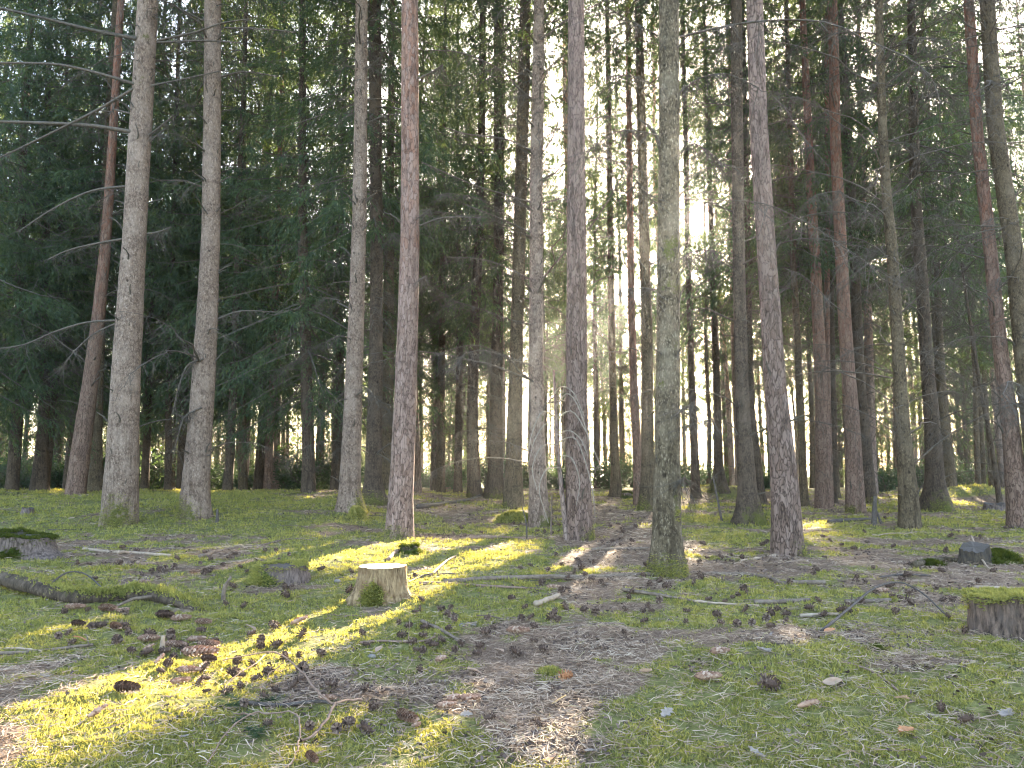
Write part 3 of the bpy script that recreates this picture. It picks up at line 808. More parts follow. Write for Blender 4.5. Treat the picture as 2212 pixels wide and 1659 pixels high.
main_tree('spruce', 'spruce_grey', [(418, 1118, 62), (422, 1050, 57), (432, 900, 50), (446, 700, 44), (457, 500, 38), (460, 250, 36), (461, 0, 34)],
          'pale brown grey spruce with mossy root swellings, standing right of the thickest left spruce', seed=2, moss=(.26, 1.1, -.6), flare=.5, branches=16, bmat='dead_wood', stubs=40, tufts=1800,
          explicit=[([(484, 60), (560, 62), (640, 70)], 5, 3, 'dead_wood'), ([(478, 165), (530, 155), (600, 165)], 5, 3, 'dead_wood'), ([(440, 775), (405, 790), (385, 840), (372, 895)], 5, 2, 'dead_wood'), ([(436, 880), (400, 900), (385, 940), (375, 980)], 5, 2, 'dead_wood'),
                    ([(472, 688), (520, 672), (600, 674)], 5, 2, 'dead_wood'), ([(440, 45), (390, 20), (330, -10)], 5, 3, 'dead_dark')])
main_tree('pine', 'pine_red', [(163, 1066, 40), (176, 950, 38), (188, 850, 33), (205, 700, 26), (222, 550, 22), (235, 380, 18)],
          'reddish barked pine leaning right in front of a grey trunk, left of the thickest spruce', depth=14.0, seed=3, branches=6, stubs=10, flare=.25, sides=18)
main_tree('spruce', 'spruce_olive', [(203, 1058, 38), (204, 950, 27), (208, 850, 24), (218, 700, 19), (226, 500, 16)],
          'grey spruce trunk half hidden behind the leaning red pine', depth=15.5, seed=4, branches=12, stubs=6, flare=.6, crown='mid_mid1', sides=16)
main_tree('spruce', 'spruce_dark', [(84, 1062, 36), (88, 980, 26), (93, 900, 22), (95, 700, 18), (98, 400, 14)],
          'nearly black forked spruce trunk near the left picture edge', depth=16.0, seed=5, branches=16, stubs=4, flare=.45, crown='mid_low1', sides=14)
main_tree('spruce', 'spruce_dark', [(97, 1062, 16), (106, 980, 15), (118, 880, 14), (125, 700, 12), (130, 450, 10)],
          'thin dark stem rising out beside the black forked trunk', depth=16.4, seed=6, branches=14, stubs=2, flare=.3, crown='mid_low2', sides=12)
main_tree('spruce', 'spruce_grey', [(757, 1104, 58), (756, 1060, 46), (762, 900, 39), (770, 700, 34), (776, 500, 31), (780, 250, 28), (782, 0, 25)],
          'straight light grey spruce with a mossy root, paired with a darker trunk behind it', seed=7, moss=(.3, .7, .9), flare=.45, branches=12, bmat='dead_wood', stubs=40, tufts=1200,
          explicit=[([(795, 145), (820, 125), (838, 100)], 4, 2, 'dead_wood'), ([(795, 265), (830, 250), (870, 245)], 4, 2, 'dead_wood'), ([(780, 832), (800, 845), (820, 880)], 3, 2, 'dead_wood')])
main_tree('spruce', 'spruce_dark', [(806, 1088, 52), (806, 1040, 38), (809, 900, 32), (812, 700, 28), (813, 500, 26), (810, 250, 27), (808, 0, 27)],
          'dark brown spruce with spreading roots, close behind the straight light grey spruce', moss=(0.20, 1.2, -0.1), tufts=500, seed=8, flare=.8, branches=34, tangle=0.4, stubs=14, crown='mid_mid1')
main_tree('spruce', 'spruce_olive', [(833, 1066, 30), (834, 950, 27), (837, 800, 25), (840, 600, 22), (842, 400, 18)],
          'olive brown trunk glimpsed just left of the pink barked pine', depth=17.0, moss=(0.16, 1.2, 1.2), tufts=500, seed=9, branches=26, tangle=0.4, stubs=8, crown='mid_mid2', sides=16)
main_tree('pine', 'pine_pink', [(862, 1163, 64), (865, 1080, 54), (873, 900, 49), (879, 700, 45), (884, 500, 41), (884, 250, 38), (884, 0, 35)],
          'pine with flaking pink and orange bark, left of picture centre', moss=(0.16, 1.2, -0.5), tufts=500, seed=10, flare=.14, lobes=6, branches=0, stubs=5, wob=.04, sides=28,
          explicit=[([(903, 170), (935, 155), (957, 140)], 6, 4, 'dead_wood'), ([(905, 488), (960, 470), (1040, 470)], 5, 3, 'dead_wood'), ([(905, 470), (930, 450)], 5, 3, 'dead_wood'), ([(905, 605), (922, 596)], 6, 4, 'dead_wood')])
main_tree('pine', 'pine_red', [(903, 1058, 17), (899, 950, 16), (893, 800, 15), (889, 600, 13)],
          'slim reddish trunk showing at the right side of the pink barked pine', depth=19.0, seed=11, branches=4, stubs=4, sides=12)
main_tree('spruce', 'spruce_dark', [(1026, 1076, 32), (1022, 1000, 28), (1020, 900, 25), (1025, 700, 22), (1036, 500, 18), (1041, 250, 16), (1043, 50, 14)],
          'dark trunk curving slightly, first of three in front of the bright gap at centre', moss=(0.16, 1.2, -0.9), tufts=500, seed=12, branches=34, tangle=0.4, stubs=8, crown='mid_mid1')
main_tree('spruce', 'spruce_dark', [(1068, 1076, 46), (1070, 1020, 33), (1072, 850, 27), (1076, 640, 23), (1079, 400, 23), (1078, 150, 24), (1078, 0, 22)],
          'dark mottled spruce with one thick root, second of three near centre', moss=(0.25, 1.2, 0.4), tufts=500, seed=13, branches=44, tangle=0.4, stubs=10, crown='mid_mid2', flare=.6)
main_tree('spruce', 'spruce_olive', [(1108, 1098, 46), (1110, 1000, 36), (1113, 850, 31), (1117, 700, 28), (1124, 450, 27), (1131, 200, 26), (1136, 0, 24)],
          'olive brown spruce with dark whorl rings, left neighbour of the slender grey spruce', moss=(0.16, 1.2, -1.3), tufts=500, seed=14, branches=40, tangle=0.4, stubs=26, crown='mid_high', bmat='dead_dark', flare=.2)
main_tree('spruce', 'spruce_grey', [(1166, 1137, 50), (1163, 1080, 42), (1160, 950, 34), (1158, 800, 32), (1159, 600, 30), (1158, 400, 28), (1163, 150, 26), (1165, 0, 22)],
          'slender grey spruce with many bare limbs sweeping left, beside a thin broken sapling', seed=15, moss=(.2, 1.0, .8), flare=.3, branches=34, tangle=0.3, bmat='dead_wood', stubs=30, tufts=700,
          patches=[(905, 12, .8, .5, 1)],
          explicit=[([(1148, 212), (1120, 190), (1080, 150), (1000, 115), (930, 108)], 5, 3, 'dead_wood'), ([(1148, 325), (1090, 300), (1010, 290), (960, 275)], 5, 3, 'dead_wood'), ([(1146, 436), (1090, 420), (1020, 398), (910, 350)], 5, 3, 'dead_wood'),
                    ([(1146, 502), (1080, 472), (1000, 440)], 5, 3, 'dead_wood'), ([(1146, 604), (1100, 580), (1040, 560), (960, 555)], 4, 2, 'dead_wood'), ([(1146, 700), (1100, 690), (1040, 668), (980, 650)], 4, 2, 'dead_dark'), ([(1146, 790), (1090, 768), (1020, 745), (930, 770)], 4, 2, 'dead_wood'), ([(1146, 975), (1090, 955), (1020, 950)], 3.5, 2, 'dead_wood'), ([(1172, 160), (1220, 120), (1290, 95)], 4, 2, 'dead_dark'), ([(1172, 440), (1220, 425), (1300, 400)], 4, 2, 'dead_dark'), ([(1170, 85), (1230, 40), (1330, -10)], 6, 3, 'dead_wood'), ([(1172, 300), (1240, 262), (1330, 250)], 4, 2, 'dead_wood'), ([(1172, 600), (1225, 540), (1290, 470), (1390, 300)], 5, 3, 'dead_wood')])
main_tree('pine', 'pine_brown', [(1252, 1166, 62), (1250, 1080, 56), (1246, 950, 50), (1245, 800, 46), (1245, 500, 41), (1244, 250, 37), (1244, 0, 34)],
          'brown pine with finely furrowed bark at picture centre, dry curved twigs across its foot', moss=(0.16, 1.2, 1.3), tufts=500, seed=16, flare=.12, lobes=6, branches=0, stubs=3, wob=.03, sides=28)
main_tree('spruce', 'spruce_olive', [(1332, 1073, 26), (1329, 1000, 19), (1325, 850, 16), (1322, 700, 15), (1318, 400, 13), (1312, 100, 11)],
          'thin olive trunk standing alone between the brown pine and the dark red pine', seed=17, branches=28, tangle=0.3, stubs=4, crown='mid_mid3', sides=14)
main_tree('pine', 'pine_red', [(1380, 1090, 25), (1378, 1000, 21), (1370, 850, 18), (1364, 640, 16), (1360, 300, 13), (1356, 0, 12)],
          'thin dark red pine close beside a brown spruce, left of the lichen spotted front trunk', seed=18, branches=3, stubs=6, sides=14, flare=.2)
main_tree('spruce', 'spruce_olive', [(1396, 1106, 36), (1399, 1040, 29), (1400, 900, 26), (1397, 700, 24), (1391, 500, 22), (1386, 300, 20), (1378, 0, 16)],
          'brown spruce with a forked root, directly left of the lichen spotted front trunk', moss=(0.30, 1.2, -0.8), tufts=500, seed=19, branches=24, tangle=0.3, stubs=18, flare=.6, lobes=3)
main_tree('spruce', 'spruce_lichen', [(1441, 1243, 80), (1440, 1150, 62), (1440, 1000, 56), (1442, 750, 50), (1444, 500, 46), (1446, 250, 44), (1447, 0, 42)],
          'lichen spotted grey green spruce with moss patches, nearest trunk and in front of the sun', seed=20, moss=(.14, 1.6, -.3), flare=.28, branches=0, stubs=22, tufts=2400, sides=30,
          patches=[(545, 38, 0, 1.3, 1.1), (625, 26, .1, .9, 1.0), (830, 22, -.6, .45, .85), (745, 26, .5, .5, .9), (1075, 20, .5, .45, .95), (1110, 20, .5, .35, .9)],
          explicit=[([(1468, 80), (1560, 58), (1640, 46), (1725, 43), (1800, 52), (1880, 90), (1960, 125), (2010, 165), (2032, 225)], 6, 2.5, 'dead_wood'), ([(1420, 292), (1380, 284), (1330, 286), (1260, 330)], 4, 2, 'dead_wood'), ([(1420, 76), (1370, 50), (1310, 15)], 4, 3, 'dead_dark'),
                    ([(1420, 440), (1390, 415), (1370, 380)], 3, 2, 'dead_dark'), ([(1468, 200), (1510, 170), (1570, 160), (1640, 190)], 4, 2, 'dead_dark'), ([(1468, 300), (1520, 320), (1580, 370)], 3.5, 2, 'dead_dark'), ([(1420, 190), (1370, 165), (1310, 165)], 3.5, 2, 'dead_dark'), ([(1466, 560), (1510, 540), (1580, 550)], 3.5, 2, 'dead_dark'), ([(1468, 430), (1560, 432), (1650, 440), (1740, 480), (1840, 545), (1920, 600)], 3.5, 2, 'dead_wood'), ([(1466, 890), (1485, 878), (1500, 868)], 6, 4, 'dead_wood'), ([(1466, 925), (1500, 915), (1540, 905)], 4, 3, 'dead_wood'), ([(1418, 625), (1385, 622), (1345, 625)], 4, 2, 'dead_wood'), ([(1466, 1040), (1480, 1030)], 5, 3, 'dead_dark')])
main_tree('spruce', 'spruce_dark', [(1624, 1132, 62), (1614, 1060, 40), (1604, 900, 30), (1600, 820, 28), (1594, 553, 25), (1591, 250, 25), (1590, 0, 24)],
          'dark spruce with a mossy spreading foot, left of the big leaning pine', seed=21, moss=(.3, 1.5, .6), flare=.5, branches=34, tangle=0.4, stubs=14, tufts=900, crown='mid_high')
main_tree('spruce', 'spruce_dark', [(1642, 1088, 24), (1636, 1000, 20), (1622, 880, 18), (1616, 700, 17), (1612, 450, 15)],
          'brown stem pressed behind the dark spruce with the mossy foot', seed=22, branches=22, tangle=0.5, stubs=4, crown='mid_mid1', sides=14)
main_tree('pine', 'pine_brown', [(1702, 1200, 70), (1697, 1100, 62), (1688, 980, 54), (1671, 820, 44), (1656, 553, 40), (1638, 277, 38), (1626, 0, 34)],
          'big brown pine leaning left, with deeply cracked bark, right of picture centre', moss=(0.16, 1.2, 1.4), tufts=500, seed=23, flare=.12, lobes=6, branches=0, stubs=6, wob=.05, sides=28,
          explicit=[([(1672, 210), (1700, 240), (1730, 290), (1790, 360)], 3, 2, 'dead_wood'), ([(1694, 580), (1740, 600), (1800, 660)], 3, 2, 'dead_wood')])
main_tree('spruce', 'spruce_olive', [(1738, 1094, 19), (1733, 1000, 16), (1724, 800, 15), (1714, 553, 13), (1708, 250, 11)],
          'thin straight olive trunk just right of the big leaning pine', seed=24, branches=30, tangle=0.5, stubs=3, crown='mid_mid3', sides=12)
main_tree('pine', 'pine_red', [(1779, 1098, 38), (1777, 1000, 32), (1770, 820, 27), (1758, 553, 21), (1744, 277, 17), (1736, 120, 14)],
          'dark chocolate brown pine with a stub, standing close to a thin red stem', seed=25, branches=4, stubs=10, flare=.15, sides=18)
main_tree('pine', 'pine_red', [(1794, 1092, 14), (1790, 900, 12), (1787, 700, 12), (1786, 553, 11), (1788, 420, 10)],
          'thin red stem crossing the dark chocolate brown pine', seed=26, branches=2, stubs=2, sides=12, flare=.2)
main_tree('spruce', 'spruce_dark', [(1801, 1088, 16), (1799, 900, 14), (1795, 700, 12), (1793, 500, 10)],
          'thin almost black stem between the chocolate brown pine and the red scaly pine', seed=27, branches=24, tangle=0.4, stubs=2, crown='mid_mid3', sides=12)
main_tree('pine', 'pine_red', [(1848, 1108, 42), (1843, 1000, 35), (1831, 820, 29), (1816, 553, 25), (1804, 277, 22), (1799, 0, 20)],
          'red scaly pine trunk leaning left beside a dark spruce, right of the chocolate brown pine', moss=(0.16, 1.2, -1.1), tufts=500, seed=28, flare=.12, branches=4, stubs=10, sides=20)
main_tree('spruce', 'spruce_dark', [(1876, 1089, 34), (1870, 980, 28), (1859, 820, 24), (1848, 553, 19), (1830, 277, 17), (1812, 0, 14)],
          'dark spruce immediately behind and right of the red scaly pine', moss=(0.16, 1.2, 0.2), tufts=500, seed=29, branches=40, tangle=0.6, stubs=10, crown='mid_high', flare=.3)
main_tree('spruce', 'spruce_olive', [(1966, 1142, 46), (1961, 1050, 38), (1953, 950, 30), (1945, 820, 26), (1930, 553, 23), (1917, 415, 20), (1908, 265, 18), (1900, 0, 15)],
          'olive grey spruce with a blunt foot and split bark, nearest trunk of the right cluster', seed=30, flare=.15, branches=58, tangle=0.75, stubs=18, crown='mid_high', bmat='dead_wood')
main_tree('spruce', 'spruce_dark', [(2024, 1104, 58), (2018, 1040, 38), (2012, 950, 33), (2001, 820, 27), (1988, 553, 24), (1979, 415, 22), (1972, 150, 18)],
          'dark spruce with long roots spreading right, near the mossy mound', moss=(0.30, 1.2, -0.2), tufts=500, seed=31, flare=.85, lobes=4, branches=56, tangle=0.7, stubs=10, crown='mid_mid2')
main_tree('pine', 'pine_red', [(2203, 1138, 48), (2193, 1030, 40), (2184, 950, 34), (2170, 820, 30), (2148, 553, 26), (2116, 277, 23), (2098, 0, 20)],
          'reddish brown trunk leaning left at the right picture edge', seed=32, flare=.2, branches=24, tangle=0.6, stubs=8, sides=18)
main_tree('spruce', 'spruce_olive', [(2262, 1140, 60), (2240, 1000, 46), (2215, 800, 40), (2192, 553, 35), (2153, 277, 32), (2135, 0, 29)],
          'brown spruce cut off by the right picture edge, hung with dead limbs', seed=33, branches=70, tangle=0.8, stubs=8, crown='mid_high', bmat='dead_wood')
main_tree('spruce', 'spruce_olive', [(2053, 1072, 28), (2045, 980, 22), (2036, 850, 18), (2028, 700, 15)],
          'pale trunk behind the dark spruce with long roots', depth=19.0, seed=34, branches=40, tangle=0.7, stubs=2, crown='mid_mid3', sides=12)
main_tree('spruce', 'spruce_dark', [(2158, 1062, 12), (2142, 970, 10), (2128, 900, 9), (2112, 820, 8)],
          'thin bent sapling trunk slanting between the right edge trunks', depth=16.0, H=9, seed=35, branches=30, tangle=0.5, stubs=0, crown='mid_mid3', sides=10)
main_tree('spruce', 'spruce_dark', [(1503, 1077, 22), (1500, 980, 17), (1494, 800, 14), (1487, 553, 13), (1480, 250, 11)],
          'thin dark olive trunk just right of the lichen spotted front trunk', seed=36, branches=26, tangle=0.4, stubs=3, crown='mid_mid3', sides=12)
main_tree('spruce', 'spruce_dark', [(1554, 1078, 34), (1552, 1000, 20), (1548, 850, 17), (1538, 553, 13), (1530, 300, 11)],
          'dark trunk with small spread roots on the low mossy mound', depth=19.5, moss=(0.30, 1.2, -1.4), tufts=500, seed=37, branches=30, tangle=0.4, stubs=3, crown='mid_mid1', sides=12, flare=.6)
main_tree('spruce', 'spruce_dark', [(667, 1062, 30), (666, 950, 26), (662, 800, 24), (655, 500, 20)],
          'broad dark trunk under the heaviest hanging foliage, left of the light grey spruce', depth=15.2, seed=38, branches=20, stubs=3, crown='fine_low1', sides=14)
main_tree('spruce', 'spruce_dark', [(491, 1062, 22), (497, 980, 19), (506, 800, 16), (515, 500, 13)],
          'leaning dark trunk right of the mossy rooted spruce', depth=16.6, seed=39, branches=18, stubs=3, crown='mid_low2', sides=12)
main_tree('spruce', 'spruce_olive', [(525, 1062, 20), (524, 900, 16), (522, 600, 13)],
          'second dark trunk right of the mossy rooted spruce', depth=18.0, seed=40, branches=18, stubs=2, crown='fine_low2', sides=12)
main_tree('pine', 'pine_red', [(578, 1062, 20), (584, 950, 17), (590, 850, 15), (594, 700, 13)],
          'reddish slim pine among dark trunks below the hanging foliage', depth=18.5, seed=41, branches=3, stubs=2, sides=12)
main_tree('spruce', 'spruce_dark', [(364, 1062, 18), (366, 950, 14), (370, 700, 12)],
          'dark slim trunk seen between the two big pale left spruces', depth=17.4, seed=42, branches=18, stubs=2, crown='mid_low1', sides=12)
main_tree('spruce', 'spruce_dark', [(312, 1062, 18), (318, 900, 15), (326, 700, 13), (335, 500, 11)],
          'dark trunk showing at the right edge of the thickest pale spruce', depth=18.2, seed=43, branches=18, stubs=2, crown='mid_low2', sides=12)
main_tree('spruce', 'spruce_olive', [(952, 1056, 20), (953, 900, 17), (955, 700, 14)],
          'grey trunk beside a thinner one in the bright gap right of the pink barked pine', depth=22.0, seed=44, branches=18, stubs=2, crown='mid_mid3', sides=12)

# ------------------------------------------------------------------ trees farther back: a few kinds, copied
def far_proto(name, bark, crown, H, rb, sides=10, seed=0, mats=None):
    zs = np.concatenate([[-.3, 0, .15, .4], np.linspace(1, H, 12)])
    rr = rb * np.clip(1 - .9 * np.clip(zs, 0, H) / H, .05, 1)
    r = np.random.default_rng(seed)
    cx = .35 * (fbm(zs * .12, zs * 0 + seed, 9) - .5) * np.clip(zs / 3, 0, 1); cy = .35 * (fbm(zs * .12, zs * 0 + seed + 7, 9) - .5) * np.clip(zs / 3, 0, 1)
    me, _, _ = trunk_mesh(zs, cx, cy, rr, 900 + seed, sides, M[bark], .4, 4)
    return dict(name=name, trunk=me, crown=crown, mats=mats)
FAR = [far_proto('spruce_tree', 'spruce_dark', 'mid_mid1', 20, .13, seed=1), far_proto('spruce_tree', 'spruce_olive', 'mid_mid2', 21, .14, seed=2),
       far_proto('spruce_tree', 'spruce_dark', 'mid_low1', 18, .13, seed=3), far_proto('spruce_tree', 'spruce_dark', 'mid_low2', 19, .13, seed=4),
       far_proto('spruce_tree', 'spruce_olive', 'far_mid1', 20, .14, seed=5), far_proto('spruce_tree', 'spruce_dark', 'far_mid2', 21, .15, seed=6),
       far_proto('spruce_tree', 'spruce_dark', 'far_low', 17, .13, seed=7), far_proto('pine_tree', 'pine_orange', 'pine_top', 22, .15, seed=8, mats=PINE_MATS),
       far_proto('spruce_tree', 'spruce_olive', 'mid_mid3', 19, .10, seed=9), far_proto('spruce_tree', 'spruce_dark', 'fine_low1', 17, .13, seed=10), far_proto('spruce_tree', 'spruce_dark', 'fine_low2', 18, .13, seed=11),
       far_proto('spruce_tree', 'spruce_dark', 'far_high', 21, .10, seed=12), far_proto('spruce_tree', 'spruce_olive', 'far_high', 21, .12, seed=13)]

S2 = np.array([SDIR.x, SDIR.y]) / math.hypot(SDIR.x, SDIR.y)
lit_pts = []
for P_ in LIT[:5]:
    for _ in range(60):
        w = RNG.dirichlet(np.ones(len(P_))); q = np.array(P_).T @ w
        if 1100 < q[1] < 1659: lit_pts.append(ground_hit(*q)[0][:2])
lit_pts = np.array(lit_pts)
def blocks_sun(x, y):
    d = np.array([x, y]) - lit_pts
    al = d @ S2; pe = np.abs(d @ np.array([-S2[1], S2[0]]))
    return int(((al > 0) & (al < 70) & (pe < .18)).sum())

FAR_XY = list(MAIN_XY)
def far_tree(x, y, kind, label, group, scale=None, rz=None):
    p = FAR[kind]
    root = bpy.data.objects.new(p['name'], None); COL.objects.link(root)
    s = scale or (.85 + .3 * RNG.random()); rz = RNG.random() * 6.28 if rz is None else rz
    b = Vector((x, y, float(ground_z(x, y))))
    rot = Euler(((RNG.random() - .5) * .05, (RNG.random() - .5) * .05, rz), 'XYZ')
    root.location = b; root.rotation_euler = rot; root.scale = (s, s, s); root.empty_display_size = .2
    tag(root, label, 'pine tree' if p['name'] == 'pine_tree' else 'spruce tree', group)
    link('trunk', p['trunk'], root)
    crown_object(p['crown'], root, Matrix.Translation(b) @ rot.to_matrix().to_4x4() @ Matrix.Scale(s, 4), p['mats'])
    FAR_XY.append((x, y))

def zone_of(U):
    for lim, nm in ((250, 'left of the thickest pale spruce'), (440, 'behind the two big pale left spruces'), (760, 'behind the hanging dark foliage left of the light grey spruce'),
                    (890, 'behind the light grey spruce and pink pine'), (1240, 'between the pink pine and the brown centre pine'), (1450, 'between the brown centre pine and the lichen spotted trunk'),
                    (1680, 'between the lichen spotted trunk and the big leaning pine'), (1950, 'behind the red trunks right of the big leaning pine')):
        if U < lim: return nm
    return 'behind the tangle of dead limbs at the right edge'

# dense low-crowned spruces on the left, placed one by one
for (U, d, k, s) in [(-150, 13.5, 9, 1.0), (30, 15.5, 10, .95), (150, 20, 2, 1.05), (250, 22, 3, 1), (395, 19.5, 2, .95), (560, 21, 3, 1.1), (725, 19, 10, 1.0), (875, 24, 3, 1.05), (940, 26, 2, 1.1), (-300, 17, 3, 1.0), (990, 23, 0, 1.0)]:
    x = px_plane(U, 1000, d)[0][0]
    far_tree(x, d, k, 'low branched green spruce ' + zone_of(U), 'dense green spruces of the left edge', s)

for (U, d, k, s) in [(1290, 29, 0, .95), (1345, 34, 4, 1.0), (1408, 31, 1, .95), (1530, 29, 8, 1.0), (1250, 38, 5, 1.0), (1310, 46, 4, 1.05), (1385, 52, 5, 1.0), (1500, 47, 4, 1.0), (1180, 31, 0, 1.0), (1120, 36, 5, 1.0), (1570, 38, 5, 1), (1430, 58, 4, 1)]:
    for du in (0, 10, -10, 20, -20, 30, -30, 42, -42):
        if blocks_sun(px_plane(U + du, 1000, d)[0][0], d) <= 4: U += du; break
    x = px_plane(U, 1000, d)[0][0]
    far_tree(x, d, k, ('slender dark middle row spruce ' if d < 34 else 'distant slender spruce ') + zone_of(U), 'slender spruces of the middle rows' if d < 34 else 'distant spruces at the bright forest edge', s)
n = 0; tries = 0
while n < 195 and tries < 9000:
    tries += 1
    d = 19 + 46 * RNG.random() ** 1.0
    U = -350 + 2900 * RNG.random()
    x = px_plane(U, 1000, d)[0][0]
    md = 1.5 + d * .022
    if any((x - a) ** 2 + (d - b_) ** 2 < md * md for a, b_ in FAR_XY): continue
    if U < 880 and d < 40 and RNG.random() < .62: continue
    bs = blocks_sun(x, d)
    if bs > 4 and d < 45: continue
    # an opening in the stand towards the low sun
    if abs(U - 1530) < 22 and d < 60: continue
    if RNG.random() < (.10 if U < 900 else .22):
        k = 7
    elif d > 34: k = int(RNG.choice([4, 5, 11, 12, 11, 12, 6]))
    elif U < 900: k = int(RNG.choice([0, 1, 3, 8]))
    else: k = int(RNG.choice([0, 1, 8, 11, 12, 8]))
    if k == 7: lab, gr = 'far orange barked pine ' + zone_of(U), 'orange barked pines of the far stand'
    elif d > 34: lab, gr = 'distant slender spruce ' + zone_of(U), 'distant spruces at the bright forest edge'
    else: lab, gr = 'slender dark middle row spruce ' + zone_of(U), 'slender spruces of the middle rows'
    far_tree(x, d, k, lab, gr); n += 1

n = 0
for i in range(400):
    if n >= 60: break
    d = 36 + 24 * RNG.random(); U = -300 + 2800 * RNG.random(); x = px_plane(U, 1000, d)[0][0]
    if any((x - a) ** 2 + (d - b_) ** 2 < 2.2 for a, b_ in FAR_XY) or blocks_sun(x, d) > 4 or abs(U - 1530) < 22: continue
    far_tree(x, d, 6, 'distant bushy young spruce ' + zone_of(U), 'bushy young spruces at the bright forest edge', .35 + .35 * RNG.random()); n += 1

# far-off wood that reads as one mass beyond the clearing
def far_wood():
    mb = MB(); r = np.random.default_rng(77)
    p = PROTO['far_low']; V = p['V']; 
    for _ in range(130):
        a = math.radians(-50 + 100 * r.random()); d = 75 + 45 * r.random()
        x, y = d * math.sin(a), d * math.cos(a)
        s = .7 + .45 * r.random(); c = math.cos(r.random() * 6.28); sn = math.sqrt(1 - c * c)
        W = np.stack([(V[:, 0] * c - V[:, 1] * sn) * s * 1.3 + x, (V[:, 0] * sn + V[:, 1] * c) * s * 1.3 + y, V[:, 2] * s + float(ground_z(x, y))], -1)
        base = mb.n; mb.v.append(W.astype(np.float32)); mb.n += len(W)
        for f, m in p['f']:
            if m == 0: f = f[r.random(len(f)) < .3]
            mb.f.append((f + base, m))
    return mb.mesh('far_woods', CROWN_MATS)
tag(link('far_woods', far_wood()), 'far wood of conifers closing the view beyond the clearing', 'woods', kind='stuff')

# ------------------------------------------------------------------ undergrowth: low young spruces and bilberry-like shrubs behind the rows
def shrub_mesh(seed, h, w):
    r = np.random.default_rng(seed); mb = MB()
    ns = 16
    az = r.random(ns) * 6.28; L = h * (.6 + .5 * r.random(ns))
    P = np.stack([np.zeros((ns, 3)), np.stack([np.cos(az) * w * .3, np.sin(az) * w * .3, L * .55], -1), np.stack([np.cos(az) * w * .6, np.sin(az) * w * .6, L], -1)], 1)
    mb.add(*tubes(P, np.array([[.008, .006, .003]]).repeat(ns, 0), 3), mat=1)
    q = 900
    b = r.integers(0, ns, q); t = r.random((q, 1))
    pos = P[b, 0] * (1 - t) ** 2 + 2 * P[b, 1] * t * (1 - t) + P[b, 2] * t * t + r.normal(size=(q, 3)) * w * .10
    pos[:, 2] = np.abs(pos[:, 2])
    d = nrm(r.normal(size=(q, 3)) + np.array([0, 0, .5])); ln = .07 + .08 * r.random(q); pr = nrm(np.cross(d, r.normal(size=(q, 3)))) * .018
    mid = pos + d * (ln * .45)[:, None]
    mb.add(np.stack([pos, mid - pr, pos + d * ln[:, None], mid + pr], 1).reshape(-1, 3), np.arange(4 * q).reshape(-1, 4), 0)
    return mb
SHR = []
for i in range(4):
    mb = shrub_mesh(300 + i, .6 + .2 * i, .6 + .1 * i)
    Vv = np.concatenate(mb.v); fl = [f for f in mb.f]
    SHR.append((raw_mesh('foliage', Vv, [(f, 0) for f, m in fl if m == 0], [M['needles_pine']]), raw_mesh('stem', Vv, [(f, 0) for f, m in fl if m == 1], [M['twig_wood']])))
for i in range(150):
    d = 20 + 20 * RNG.random(); U = -100 + 2400 * RNG.random()
    if i < 30: U = -100 + 420 * RNG.random(); d = 19.5 + 8 * RNG.random()
    x = px_plane(U, 1000, d)[0][0]
    if 820 < U < 1900 and d < 24: d += 5
    if any((x - a) ** 2 + (d - b_) ** 2 < .36 for a, b_ in FAR_XY): continue
    k = int(RNG.integers(0, 4))
    root = bpy.data.objects.new('shrub', None); COL.objects.link(root); root.location = (x, d, float(ground_z(x, d)))
    s = .7 + .7 * RNG.random(); root.scale = (s * 1.3, s * 1.3, s); root.rotation_euler = (0, 0, RNG.random() * 6.28)
    tag(root, 'low bluish undergrowth shrub ' + zone_of(U), 'shrub', 'shrubs of the undergrowth behind the trunks')
    link('foliage', SHR[k][0], root); link('stem', SHR[k][1], root)

